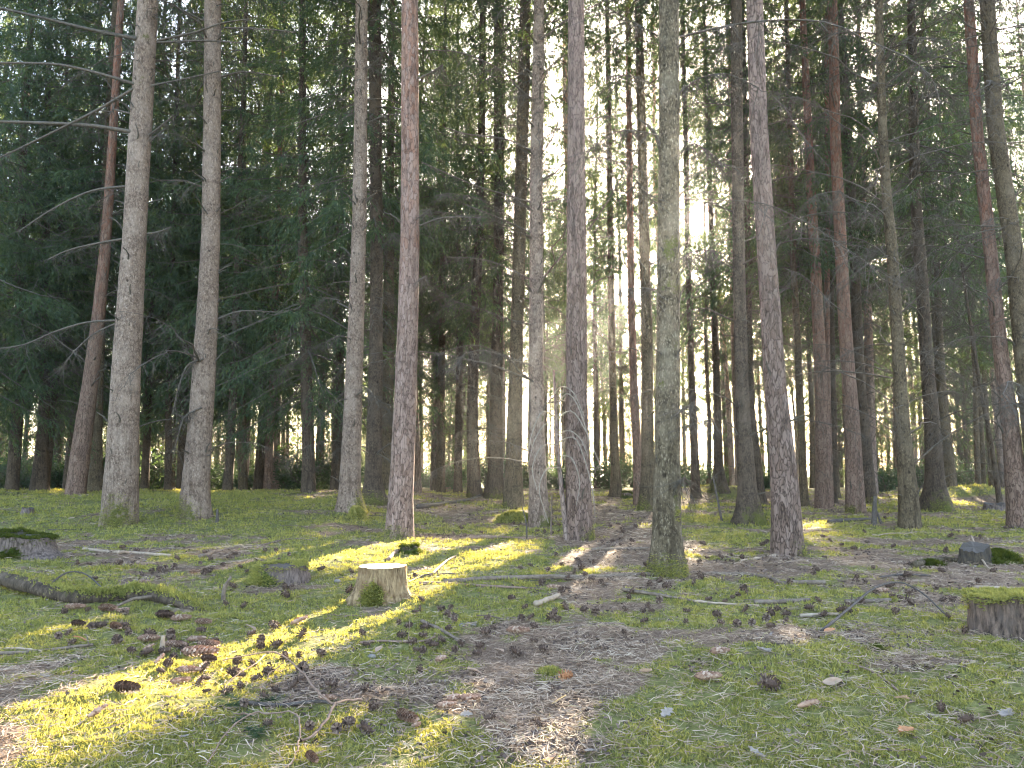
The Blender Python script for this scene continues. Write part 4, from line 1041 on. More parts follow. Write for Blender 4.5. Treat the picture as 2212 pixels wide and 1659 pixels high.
# ------------------------------------------------------------------ stumps
def stump(U, V, wpx, hpx, label, side, top, seed, roots=(), moss=(0, 0, 0), jag=.04, tilt=(0, 0), tufts=0, notch=None, topmoss=0, taper=.8, ybase=None):
    b, t = ground_hit(U, V)
    r0 = wpx * .5 * t / F; h = hpx * t / F
    rg = np.random.default_rng(seed)
    root = bpy.data.objects.new('tree_stump', None); COL.objects.link(root); root.location = b; root.empty_display_size = .2
    tag(root, label, 'tree stump')
    sides = 56; ang = np.arange(sides) / sides * 2 * np.pi
    zs = np.concatenate([[-.08, -.03], np.linspace(0, h, 16)])
    Z, A = np.meshgrid(zs, ang, indexing='ij')
    top_z = h * (1 + jag * 2 * (fbm(np.cos(ang) * 3 + seed, np.sin(ang) * 3, seed) - .5)) + tilt[0] * r0 * np.sin(ang) - tilt[1] * r0 * np.cos(ang)
    Zz = np.where(Z > 0, Z / h * top_z[None, :], Z)
    q = np.clip(Z, 0, h) / h
    R = r0 * (taper + (1 - taper) * (1 - q) ** 1.6) * (1 + .22 * (fbm(np.cos(A) * 2 + seed, np.sin(A) * 2 + Z, seed, 3) - .5) + .13 * (vnoise(np.abs(A - np.pi) * 8, Z * 6, seed) - .5) + .08 * (vnoise(np.abs(A - np.pi) * 22, Z * 16, seed + 3) - .5))
    for (a0, wd, am) in roots:
        dl = np.angle(np.exp(1j * (A - a0)))
        R = R + r0 * am * np.exp(-(dl / wd) ** 2) * np.exp(-q * 2.6)
    V_ = np.stack([R * np.sin(A), -R * np.cos(A), Zz], -1)
    k = len(zs)
    i = np.arange(k - 1)[:, None] * sides + np.arange(sides)[None, :]; j = np.arange(k - 1)[:, None] * sides + (np.arange(sides)[None, :] + 1) % sides
    Fc = np.stack([i, j, j + sides, i + sides], -1).reshape(-1, 4)
    mo = np.zeros_like(Z)
    if moss[0] > 0: mo = np.clip(1.1 - q / moss[0], 0, 1) * (.15 + np.exp(-(np.angle(np.exp(1j * (A - moss[2]))) / moss[1]) ** 2)) * (.35 + 1.3 * fbm(np.cos(A) * 5, np.sin(A) * 5 + Z * 25, seed + 4, 2))
    link('side_wood', raw_mesh('stump_side', V_.reshape(-1, 3), [(Fc, 0)], [M[side]], True, {'moss': mo.ravel()}), root)
    # cut face, with its own slight relief
    rings = 9
    tv = []; 
    for m_ in range(rings + 1):
        f = 1 - m_ / rings
        rr_ = V_[-1, :, :2] * f
        zc = top_z.mean() + (top_z - top_z.mean()) * f + .008 * (fbm(rr_[:, 0] * 18, rr_[:, 1] * 18, seed) - .5) + (.001 if m_ == 0 else .002)
        if notch is not None and 0 < m_:
            dl = np.angle(np.exp(1j * (ang - notch))); zc = zc - .016 * np.exp(-(dl / .35) ** 2) * (f > .3)
        tv.append(np.stack([rr_[:, 0], rr_[:, 1], zc], -1))
    tv = np.array(tv); k2 = rings + 1
    i = np.arange(k2 - 1)[:, None] * sides + np.arange(sides)[None, :]; j = np.arange(k2 - 1)[:, None] * sides + (np.arange(sides)[None, :] + 1) % sides
    link('cut_face', raw_mesh('cut_face', tv.reshape(-1, 3), [(np.stack([i, j, j + sides, i + sides], -1).reshape(-1, 4), 0)], [M[top]], True), root)
    if tufts or topmoss:
        P, Nn = [], []
        if tufts:
            w = np.clip(mo.ravel() - .3, 0, 1); ix = rg.choice(w.size, tufts, p=w / w.sum())
            p = V_.reshape(-1, 3)[ix] + rg.normal(size=(tufts, 3)) * .012
            nr = p.copy(); nr[:, 2] = 0; P.append(p); Nn.append(nrm(nr) + np.array([0, 0, .45]))
        if topmoss:
            u = np.sqrt(rg.random(topmoss)); ix = rg.integers(0, sides, topmoss)
            kp = fbm(V_[-1][ix, 0] * u * 9 + 3, V_[-1][ix, 1] * u * 9, seed) > .42; u, ix = u[kp], ix[kp]; topmoss = len(u)
            p = V_[-1][ix] * np.stack([u, u, np.ones(topmoss)], -1) * np.array([1.03, 1.03, 1]); p[:, 2] += .004; P.append(p); Nn.append(np.tile([0, -.15, 1.], (topmoss, 1)))
            hn = topmoss // 5; ix = rg.integers(0, sides, hn); dn = rg.random(hn) ** 1.8 * .38 * np.clip(2.6 * fbm(np.cos(ang[ix]) * 3 + seed, np.sin(ang[ix]) * 3, seed + 9) - .9, .05, 1)
            p = V_[-1][ix] * (1 - dn[:, None]) + V_[3][ix] * dn[:, None]; nr = p.copy(); nr[:, 2] = 0; P.append(p + rg.normal(size=p.shape) * .008); Nn.append(nrm(nr) + np.array([0, 0, .1]))
        P = np.concatenate(P); Nn = nrm(np.concatenate(Nn))
        mb = MB(); mb.add(*sprigs(P, Nn, np.full(len(P), .009 + .0022 * b.y), 4, .15, .7))
        link('moss', mb.mesh('stump_moss', [M['moss_dark'] if b.y > 6 else M['moss']]), root)
    return root
stump(826, 1292, 104, 68, 'freshly pale sawn stump with sunlit top and moss on its front, left of centre', 'stump_fresh', 'cut_fresh', 1, roots=[(1.2, .35, .55), (-1.3, .4, .5), (.35, .3, .2), (2.6, .5, .4)], moss=(.75, .42, -.3), tufts=1500, jag=.04, notch=-.6, taper=.95, tilt=(0, -.02))
stump(48, 1200, 128, 44, 'grey rotten stump with a sloping root and moss on top, at the left picture edge', 'stump_old', 'cut_grey', 2, roots=[(1.3, .5, .55), (-1.2, .5, .4)], moss=(.7, .4, .2), tufts=500, jag=.15, topmoss=1500, taper=.9, tilt=(-.12, 0))
stump(610, 1256, 120, 36, 'low sunken stump coated with moss between the log and the sawn stump', 'stump_old', 'cut_grey', 3, roots=[(-1.5, .5, .35)], moss=(1.4, 1.2, -1.2), tufts=1400, jag=.2, topmoss=1600, taper=.85)
stump(2192, 1378, 168, 92, 'big crumbling stump with a green moss cap, cut by the right picture edge', 'stump_red', 'cut_grey', 4, roots=[(-1.1, .3, .12)], moss=(.3, .8, .9), tufts=900, jag=.10, topmoss=3000, taper=1.0, tilt=(.04, -.05))
stump(2106, 1217, 66, 36, 'small blackened stump with a slanting top in front of a mossy hump', 'stump_black', 'cut_grey', 5, roots=[(1.35, .5, .4)], moss=(.8, .5, 1.3), tufts=700, jag=.22, taper=.85, tilt=(.2, .16))
stump(60, 1112, 28, 14, 'tiny broken stump in the moss far left, beyond the rotten stump', 'stump_old', 'cut_grey', 6, jag=.3)
stump(1355, 1078, 24, 14, 'distant mossy stump beside the thin olive trunk at centre', 'stump_old', 'cut_grey', 7, jag=.15, topmoss=250, moss=(.8, 2, 0), tufts=150)
stump(2150, 1104, 52, 16, 'broken hollow stump below the mossy mound near the right edge', 'stump_old', 'cut_grey', 8, jag=.4, roots=[(1.4, .4, .5)])
stump(885, 1196, 46, 16, 'low hollow stump remnant on the sunlit moss in front of the pink pine', 'stump_black', 'cut_grey', 9, jag=.4, topmoss=500, moss=(.9, 2, 0), tufts=200)

# mossy humps
def hump(U, V, wpx, hpx, label, seed, n=1500, mat='moss_dark'):
    b, t = ground_hit(U, V); a = wpx * .5 * t / F; h = hpx * t / F
    r = np.random.default_rng(seed)
    nu, nv = 28, 10
    th = np.linspace(0, 2 * np.pi, nu, endpoint=False); ph = np.linspace(0, 1, nv)
    T, P = np.meshgrid(th, ph, indexing='ij')
    rad = a * (1 + .25 * (vnoise(np.cos(T) * 2 + seed, np.sin(T) * 2, seed) - .5)) * P
    V_ = np.stack([rad * np.cos(T), rad * np.sin(T) * .8, h * (1 - P ** 2.2) - .02 + .02 * (fbm(rad * 20, T * 3, seed) - .5)], -1)
    i = np.arange(nu)[:, None] * nv + np.arange(nv - 1)[None, :]; j = ((np.arange(nu) + 1) % nu)[:, None] * nv + np.arange(nv - 1)[None, :]
    root = bpy.data.objects.new('moss_cushion', None); COL.objects.link(root); root.location = b; tag(root, label, 'moss cushion')
    link('hump', raw_mesh('hump', V_.reshape(-1, 3), [(np.stack([i, i + 1, j + 1, j], -1).reshape(-1, 4), 0)], [M['ground']], True, {'moss': np.ones(V_.size // 3)}), root)
    ix = r.integers(0, V_.size // 3, n); mb = MB()
    nr = V_.reshape(-1, 3)[ix] * np.array([.6 / a, .6 / a, 0]) + np.array([0, 0, 1.])
    mb.add(*sprigs(V_.reshape(-1, 3)[ix] + r.normal(size=(n, 3)) * a * .05 * np.array([1, 1, .2]), nrm(nr), np.full(n, .011 + .0032 * b.y), 4, .15, .6)); link('shoots', mb.mesh('cushion_shoots', [M[mat]]), root)
hump(2158, 1214, 100, 26, 'rounded dark green moss hump right of the small blackened stump', 1, 1800)
hump(1112, 1128, 90, 22, 'bright moss cushion left of the slender grey spruce foot', 2, 1500, 'moss')
hump(770, 1120, 36, 26, 'bright moss lump on the root of the light grey spruce', 3, 800, 'moss')
hump(1190, 1457, 66, 16, 'small lone moss tuft on the bare needle path', 4, 900, 'moss')
hump(2010, 1222, 70, 12, 'flat moss cushion beside the white patched mossy log', 5, 900)
hump(1895, 1404, 24, 12, 'little dark moss ball behind the torn grey leaf', 6, 260)

# ------------------------------------------------------------------ sticks and logs
def ground_line(pts, lift, k=18):
    P = []
    for q in pts:
        b, t = ground_hit(q[0], q[1])
        P.append([b.x, b.y, b.z + (q[2] if len(q) > 2 else 0)])
    C = curve_pts(P, k)
    return C
def stick(name, pts, w0, w1, mat, label, cat, twigs=0, seed=0, sides=7, sink=.35, parts=(), group=None, k=18, rough=.05):
    C = ground_line(pts, 0, k)
    r = np.random.default_rng(500 + seed)
    d = C[:, 1].mean(); T = np.linspace(0, 1, k)
    R = (w0 * (1 - T) + w1 * T) * .5 * d / F
    C[:, 2] += R * (1 - sink) + .004
    C += r.normal(size=C.shape) * (R * rough * 2)[:, None]
    R = R * (1 + r.normal(size=k) * rough)
    org = C[0].copy()
    mb = MB(); v, f = tubes((C - org)[None], R[None], sides); mb.add(v, f)
    c0, c1 = tube_caps(k, sides); mb.f.append((c0, 0)); mb.f.append((c1, 0))
    for _ in range(twigs):
        t = .15 + .8 * r.random(); p = np.array([np.interp(t, T, C[:, i]) for i in range(3)]) - org
        dd = nrm(np.array([r.normal(), r.normal(), .3 * abs(r.normal())])); L = (.05 + .12 * r.random())
        mb.add(*tubes(np.stack([p, p + dd * L * .5, p + dd * L + np.array([0, 0, -.01])])[None], np.array([[.35, .28, .15]]) * R.mean(), 5))
    me = mb.mesh(name, [M[mat]], True)
    o = link(name, me, None, Vector(org)); tag(o, label, cat, group)
    return o, C
S_ = 'fallen_stick'
stick(S_, [(960, 1262), (1020, 1257), (1100, 1252), (1250, 1250), (1400, 1244), (1560, 1243), (1640, 1247), (1692, 1264)], 11, 7, 'stick', 'longest fallen stick, lying across the path in front of the lichen spotted trunk', 'stick', 5, 1, k=30)
stick(S_, [(1688, 1264), (1735, 1262), (1782, 1262)], 10, 9, 'stick', 'short thick stick at the right end of the longest stick', 'stick', 0, 2)
stick(S_, [(905, 1264), (990, 1266), (1070, 1270), (1180, 1275)], 9, 4, 'stick_pink', 'pale peeled stick lying under the left end of the longest stick', 'stick', 0, 3)
stick(S_, [(878, 1262), (905, 1250), (930, 1242), (985, 1241)], 4, 3, 'stick_dark', 'thin grey curved twig right beside the sawn stump', 'stick', 1, 4)
stick(S_, [(1345, 1277), (1400, 1285), (1450, 1293), (1502, 1302)], 8, 5, 'stick', 'slanting stick right of the path below the longest stick', 'stick', 2, 5)
stick(S_, [(1500, 1302), (1550, 1306), (1640, 1311)], 6, 4, 'stick_pale', 'thin pale stick continuing right from the slanting stick', 'stick', 0, 6)
stick(S_, [(1156, 1312), (1180, 1302), (1207, 1291)], 13, 11, 'stick_pale', 'stubby barkless piece of wood on the sunlit path', 'stick', 0, 7)
stick(S_, [(1278, 1190), (1340, 1188), (1402, 1187)], 7, 5, 'stick', 'straight stick behind the lichen spotted trunk foot', 'stick', 1, 8)
stick(S_, [(996, 1166), (1060, 1163), (1110, 1164), (1165, 1167)], 7, 4, 'stick_pink', 'sunlit stick on yellow moss between pink pine and slender grey spruce', 'stick', 3, 9)
stick(S_, [(1826, 1303), (1870, 1303), (1925, 1300)], 9, 8, 'stick', 'mossy stick lying in grass behind the bowed twig', 'stick', 1, 10)
stick(S_, [(1630, 1306), (1690, 1304), (1750, 1300)], 11, 8, 'stick', 'thick grey stick lying on the moss right of the slanting stick', 'stick', 1, 46)
stick(S_, [(1775, 1368), (1830, 1345, .05), (1890, 1318, .11), (1945, 1306, .12), (1995, 1316, .08), (2050, 1338, .0)], 6, 3, 'stick_dark', 'bowed dark twig arching off the ground near the moss capped stump', 'stick', 1, 11, sink=0)
stick(S_, [(1728, 1334), (1780, 1331), (1812, 1330)], 8, 6, 'stick_pale', 'short pale stick between pine cones on the right litter', 'stick', 0, 12)
stick(S_, [(-30, 1418), (60, 1413), (140, 1404), (202, 1396)], 8, 6, 'stick', 'grey forked stick at the lower left picture edge', 'stick', 2, 13)
stick(S_, [(-20, 1405), (40, 1404), (90, 1410)], 5, 4, 'stick_pale', 'thin stick touching the grey forked stick at the left edge', 'stick', 0, 14)
stick(S_, [(430, 1206), (500, 1188), (566, 1180), (626, 1166), (680, 1169)], 7, 3, 'stick', 'dark stick with a forked tip beyond the moss coated stump', 'stick', 2, 15)
stick(S_, [(180, 1190), (234, 1196), (258, 1197)], 9, 7, 'stick_pale', 'bleached stick piece right of the rotten left stump', 'stick', 0, 16)
stick(S_, [(255, 1196), (300, 1198), (368, 1203)], 8, 6, 'stick_pale', 'second bleached stick piece lying end to end with another', 'stick', 1, 17)
stick(S_, [(112, 1178), (190, 1184), (290, 1186), (400, 1187)], 4, 3, 'stick', 'thin long twig behind the bleached stick pieces', 'stick', 2, 18)
stick(S_, [(838, 1213), (858, 1198, .02), (886, 1190)], 9, 6, 'stick_pink', 'curved pinkish stick behind the sawn stump', 'stick', 0, 19)
stick(S_, [(911, 1346), (954, 1366), (998, 1390)], 9, 6, 'stick', 'grey broken stick on the moss in front of the sawn stump', 'stick', 1, 20)
stick(S_, [(777, 1392), (830, 1388), (905, 1389), (940, 1378)], 6, 3, 'stick_pink', 'thin brown twig at the edge of the sunlit band', 'stick', 2, 21)
stick(S_, [(515, 1522), (600, 1528), (690, 1520), (728, 1528)], 9, 5, 'stick_dark', 'dark stick lying under the fallen pine branch', 'stick', 1, 22)
stick(S_, [(368, 1562), (417, 1535), (478, 1530)], 6, 3, 'stick_dark', 'thin black twig in the moss left of the fallen pine branch', 'stick', 0, 23)
stick(S_, [(1781, 1423), (1864, 1446), (1908, 1470), (1942, 1497)], 5, 5, 'stick_pink', 'straight brown twig lying on the right moss slope', 'stick', 1, 24)
stick(S_, [(2001, 1546), (2041, 1555), (2108, 1556), (2156, 1546)], 5, 3, 'stick_pale', 'thin pale twig with a crooked end near the lower right corner', 'stick', 1, 25)
stick('fallen_pole', [(903, 1099), (960, 1090), (1010, 1083), (1066, 1068, .1)], 9, 5, 'stick_dark', 'dark fallen pole on the floor between the pink pine and dark centre trunks', 'pole', 2, 26)
stick(S_, [(1790, 1130), (1840, 1126), (1880, 1124)], 9, 7, 'stick_dark', 'dark branch lying behind the big leaning pine', 'stick', 0, 27)
stick(S_, [(2100, 1192, .14), (2125, 1222, .02), (2148, 1240)], 5, 3, 'stick_pale', 'pale twig leaning against the small blackened stump', 'stick', 0, 28, sink=0)
stick(S_, [(2105, 1272), (2150, 1274), (2230, 1278)], 8, 7, 'stick_pale', 'pale stick behind the moss capped stump', 'stick', 0, 29)
stick(S_, [(930, 1245), (980, 1205), (1050, 1190)], 5, 3, 'stick_pink', 'slim stick crossing sunlit moss right of the sawn stump', 'stick', 2, 30)
stick(S_, [(1225, 1360), (1290, 1350), (1350, 1349)], 5, 3, 'stick', 'thin twig on the bare needle path', 'stick', 0, 31)
stick(S_, [(1600, 1215), (1660, 1205), (1690, 1201)], 6, 5, 'stick_pale', 'thin stick at the foot of the big leaning pine', 'stick', 0, 32)
stick(S_, [(1900, 1250), (1950, 1244), (2010, 1246)], 5, 4, 'stick_dark', 'dark twig on brown litter left of the blackened stump', 'stick', 1, 33)
TW = []
for i in range(6):
    r_ = np.random.default_rng(700 + i); mb = MB(); T_ = np.linspace(-.5, .5, 9)
    C_ = np.stack([T_, .06 * np.cumsum(r_.normal(size=9)) * .5, .05 * np.abs(np.sin(T_ * 5 + i)) * r_.random()], -1)
    mb.add(*tubes(C_[None], np.linspace(.016, .008, 9)[None], 5))
    for _ in range(2 + i % 3):
        p_ = C_[r_.integers(2, 8)]; d_ = nrm(np.array([.6, r_.normal(), .25 * r_.random()])); mb.add(*tubes(np.stack([p_, p_ + d_ * .12, p_ + d_ * .2])[None], np.array([[.008, .006, .003]]), 4))
    TW.append([mb.mesh('twig', [M[k_]], True) for k_ in ('stick', 'stick_pale', 'stick_dark', 'stick_pink')])
def wherefloor(U, V):
    return ('left of the low stump' if U < 560 else 'behind the sawn stump' if U < 1000 else 'around the brown centre pine' if U < 1480 else 'around the big leaning pine' if U < 1900 else 'near the blackened stump') if V < 1250 else ('by the mossy log' if U < 500 else 'near the sawn stump' if U < 1000 else 'on the path' if U < 1500 else 'on the right litter')
for i in range(110):
    U = -50 + 2300 * RNG.random(); V = 1105 + 260 * RNG.random() ** 1.2
    b, t = ground_hit(U, V); Lw = (.12 + .3 * RNG.random() ** 2) * (1.3 if V < 1200 else .8)
    o = link('twig', TW[int(RNG.integers(0, 6))][int(RNG.choice([0, 0, 1, 2, 3]))]); o.scale = (Lw, Lw, Lw * .8); o.location = b + Vector((0, 0, .012)); o.rotation_euler = (RNG.normal() * .5, RNG.normal() * .06, RNG.normal() * .5 + (3.14 if RNG.random() < .5 else 0))
    tag(o, 'short dead twig lying ' + wherefloor(U, V), 'twig', 'short dead twigs on the forest floor')
# standing bits
def upright(U, V, top, w, mat, label, seed, name='broken_branch', cat='broken branch', bend=0):
    b, t = ground_hit(U, V); p, _ = px_plane(top[0], top[1], b.y)
    mid = (np.array(b) + p) / 2 + np.array([bend, 0, 0])
    C = curve_pts([[b.x, b.y, b.z - .02], mid, p], 9); R = np.linspace(w, w * .55, 9) * .5 * t / F
    mb = MB(); mb.add(*tubes((C - np.array(b))[None], R[None], 7)); c0, c1 = tube_caps(9, 7); mb.f.append((c1, 0))
    r = np.random.default_rng(seed)
    o = link(name, mb.mesh(name, [M[mat]], True), None, b); tag(o, label, cat)
    return o
upright(483, 1300, (499, 1246), 11, 'stick', 'bent grey broken branch standing upright right of the mossy log', 1, bend=-.02)
upright(349, 1412, (353, 1373), 14, 'stick_pale', 'short grey peg standing among big spruce cones', 2)
upright(469, 1128, (470, 1100), 8, 'stick_dark', 'small dark snag by the mossy rooted spruce', 3)
upright(1888, 1136, (1890, 1072), 13, 'stick_dark', 'short broken snag between the dark spruces on the right', 4)
upright(1905, 1132, (1885, 1085), 6, 'stick_dark', 'thin leaning twig next to the short broken snag', 5)
upright(1560, 1128, (1540, 1030), 6, 'stick_dark', 'thin dead stem leaning toward the lichen spotted trunk', 6)
upright(1138, 1168, (1128, 1095), 4, 'stick_dark', 'thin bare seedling left of the slender grey spruce', 7, bend=.02)
upright(1190, 1158, (1192, 1070), 5, 'stick', 'thin dead seedling in front of the slender grey spruce', 8)

# mossy fallen log, left
LG = ground_line([(-40, 1262, .05), (67, 1285, .03), (133, 1298, .01), (190, 1300, 0), (260, 1296, 0), (300, 1298, .015), (350, 1305, .02), (400, 1314, .005), (440, 1322, -.02)], 0, 40)
def log():
    d = 4.9; T = np.linspace(0, 1, 40); R = np.interp(T, [0, .35, .5, .6, .8, 1], [21, 18, 15, 20, 17, 10]) * .5 * 5.0 / F * 1.5
    r = np.random.default_rng(9); C = LG.copy(); C[:, 2] += R * .55
    R = R * (1 + .06 * r.normal(size=40)); org = C[0].copy()
    root = bpy.data.objects.new('mossy_log', None); COL.objects.link(root); root.location = org
    tag(root, 'long crooked mossy log lying in the moss at the left', 'log')
    n = 14; v, f = tubes((C - org)[None], R[None], n)
    v = v + nrm(r.normal(size=v.shape)) * .002
    mo = np.tile(np.interp(T, [0, .3, .42, .55, .62, .8, 1], [.45, .5, .95, 1.1, .8, .65, .5])[:, None], (1, n)).ravel() * np.clip(.3 + (v[:, 2] - (C - org).repeat(n, 0)[:, 2]) / R.repeat(n) * .8, 0, 1.2)
    c0, c1 = tube_caps(40, n)
    link('log_wood', raw_mesh('log_wood', v, [(f, 0), (c0, 0), (c1, 0)], [M['spruce_dark']], True, {'moss': mo}), root)
    w = np.clip(mo - .38, 0, 1); ix = r.choice(len(w), 1800, p=w / w.sum())
    mb = MB(); mb.add(*sprigs(v[ix] + r.normal(size=(1800, 3)) * .012, np.tile([0, -.1, 1.], (1800, 1)), np.full(1800, .022), 4, .15, .6)); link('moss', mb.mesh('log_moss', [M['moss']]), root)
    mb = MB(); p0 = C[28] - org
    q, _ = ground_hit(232, 1322); mb.add(*tubes(np.array([p0, (p0 + np.array(q) - org) / 2 + np.array([0, 0, .03]), np.array(q) - org + np.array([0, 0, .01])])[None], np.array([[.012, .010, .006]]), 6))
    link('side_branch', mb.mesh('log_branch', [M['stick']], True), root)
log()
stick(S_, [(93, 1290), (115, 1275, .05), (147, 1264, .08), (185, 1266, .07), (230, 1282)], 4, 3, 'stick_dark', 'thin dark twig bowed over the mossy log', 'stick', 0, 34, sink=0)
stick('mossy_log', [(1975, 1228), (2000, 1219), (2040, 1213), (2075, 1214)], 15, 9, 'spruce_lichen', 'short log with a whitish patch left of the small blackened stump', 'log', 1, 35)

# fallen pine branch in the foreground
def pine_branch():
    r = np.random.default_rng(31)
    root = bpy.data.objects.new('pine_branch', None); COL.objects.link(root)
    org = np.array(ground_hit(690, 1590)[0]); root.location = org
    tag(root, 'fallen forked pine branch with green needle tufts in the foreground', 'branch')
    lines = [([(480, 1448, .03), (574, 1443, .05), (617, 1460, .06), (661, 1500, .06), (687, 1530, .05), (724, 1553, .04), (760, 1530, .02), (790, 1522, .01)], 3.5, 7), ([(724, 1553, .04), (700, 1583, .03), (670, 1608, .02), (647, 1615, .015)], 8, 7),
             ([(647, 1615, .015), (640, 1600, .03), (631, 1580, .04), (600, 1577, .04), (567, 1573, .03), (540, 1570, .03), (484, 1600, .02), (430, 1664, .0)], 6, 3.5), ([(647, 1615, .015), (642, 1640, .01), (600, 1680, .0)], 5, 3.5), ([(540, 1570, .03), (520, 1560, .02), (500, 1550, .01)], 4, 3), ([(574, 1443, .05), (545, 1470, .04), (488, 1500, .02), (480, 1520, .01)], 4, 2), ([(617, 1460, .05), (590, 1480, .04), (570, 1510, .02)], 3, 2)]
    tips = []
    for q, (pl, w0, w1) in enumerate(lines):
        C = ground_line(pl, 0, 22); C[:, 2] += .01; d = C[:, 1].mean(); T = np.linspace(0, 1, 22)
        C += np.cumsum(r.normal(size=C.shape), 0) * .0018 + r.normal(size=C.shape) * .0012
        R = (w0 * (1 - T) + w1 * T) * .36 * d / F
        mb = MB(); mb.add(*tubes((C - org)[None], R[None], 7)); link('twig', mb.mesh('pine_twig', [M['stick_pink']], True), root)
    for (U, V) in ((500, 1512), (488, 1530), (520, 1560), (545, 1585), (560, 1590), (575, 1520)):
        b = np.array(ground_hit(U, V)[0]) + np.array([0, 0, .012]); n = 130
        a = r.random() * 6.28; ax = np.array([math.cos(a), math.sin(a), .05])
        p = b + ax * (r.random((n, 1)) - .5) * .09
        dd = nrm(ax * .6 + r.normal(size=(n, 3)) * np.array([.6, .6, .3])); L = .03 + .025 * r.random((n, 1))
        s = nrm(np.cross(dd, r.normal(size=(n, 3)))) * .0009
        mb = MB(); mb.add(np.stack([p - s - org, p + s - org, p + dd * L - org], 1).reshape(-1, 3), np.arange(3 * n).reshape(-1, 3)); link('needle_tuft', mb.mesh('needle_tuft', [M['needles_pine']]), root)
pine_branch()

# thin broken sapling with dry arching twigs at the brown centre pine
def dead_sapling():
    r = np.random.default_rng(41)
    b, t = ground_hit(1224, 1168); yb = b.y - .02
    root = bpy.data.objects.new('dead_sapling', None); COL.objects.link(root); root.location = b
    tag(root, 'thin dead spruce sapling with arching dry twigs beside the brown centre pine', 'sapling')
    P = [px_plane(U, V, yb)[0] - np.array(b) for U, V in ((1225, 1172), (1219, 1110), (1212, 1050), (1206, 980), (1202, 920), (1199, 860), (1196, 800))]
    C = curve_pts(P, 24); R = np.linspace(13, 5, 24) * .5 * yb / F
    mb = MB(); mb.add(*tubes(C[None], R[None], 8)); link('trunk', mb.mesh('sapling_trunk', [M['pine_orange']], True), root)
    arcs = [[(1200, 880), (1225, 850), (1250, 880), (1275, 960), (1286, 1020)], [(1203, 905), (1235, 888), (1265, 930), (1290, 990), (1300, 1015)], [(1206, 955), (1240, 945), (1262, 990), (1280, 1060), (1286, 1120)], [(1204, 930), (1180, 915), (1155, 950), (1142, 1000)], [(1206, 960), (1170, 965), (1150, 1010), (1160, 1060)],
            [(1200, 900), (1170, 890), (1148, 940), (1140, 985)], [(1208, 985), (1235, 990), (1252, 1040), (1245, 1090)], [(1203, 940), (1230, 930), (1255, 950), (1270, 985)], [(1210, 1010), (1180, 1015), (1165, 1060), (1185, 1130)], [(1198, 850), (1215, 835), (1240, 850), (1262, 900)]]
    for a in arcs:
        pt = [px_plane(U, V, yb - .05 - .14 * q)[0] - np.array(b) for q, (U, V) in enumerate(a)]
        C = curve_pts(pt, 14); R = np.linspace(3.6, 1.4, 14) * .5 * yb / F
        mb = MB(); mb.add(*tubes(C[None], R[None], 5))
        q = 9; ix = r.integers(3, 14, q); d = nrm(r.normal(size=(q, 3)) + np.array([0, 0, -.5])); ln = .05 + .14 * r.random((q, 1))
        mb.add(*tubes(np.stack([C[ix], C[ix] + d * ln], 1), np.array([[.002, .001]]).repeat(q, 0), 3))
        link('dead_branch', mb.mesh('dry_twig', [M['dead_pale']], True), root)
dead_sapling()

# ------------------------------------------------------------------ cones
def spruce_cone_mesh(seed, L=.125, rad=.017, opened=.35, mat='cone_brown', chewed=False):
    r = np.random.default_rng(seed); mb = MB()
    k, n = 12, 10
    T = np.linspace(0, 1, k); prof = rad * np.sin(np.pi * np.clip(.08 + .9 * T, 0, 1)) ** .55 * (1 - .25 * T)
    if chewed: prof = prof * .85
    P = np.stack([L * (T - .5), .02 * L * np.sin(T * 3 + seed), 0 * T], -1)
    v, f = tubes(P[None], (prof * (.72 if not chewed else .95))[None], n); mb.add(v, f, 1 if not chewed else 0)
    c0, c1 = tube_caps(k, n); mb.f.append((c0, 1)); mb.f.append((c1, 1))
    ns = 92 if not chewed else 46
    for i in range(ns):
        t = .03 + .94 * (i + .5) / ns; a = i * 2.39996
        if chewed and r.random() < .5: continue
        R = np.interp(t, T, prof); e = np.array([0, math.cos(a), math.sin(a)]); s = np.array([0, -math.sin(a), math.cos(a)])
        c = np.array([L * (t - .5), 0, 0]) + e * R * .62
        fwd = np.array([1., 0, 0]); ln = .15 * L * (.9 + .2 * r.random()); w = rad * .52 * (1 - .35 * t)
        up = opened * (1 - .4 * t) * (.8 + .4 * r.random())
        tip = c + fwd * ln * .85 + e * (R * .42 + ln * up)
        mid = c + fwd * ln * .5 + e * (R * .40 + ln * up * .6)
        mb.add([c - s * w * .45, c + s * w * .45, mid + s * w, tip + s * w * .35, tip - s * w * .35, mid - s * w], [[0, 1, 2, 5], [5, 2, 3, 4]], 0)
    return mb.mesh('spruce_cone', [M[mat], M['cone_core']])
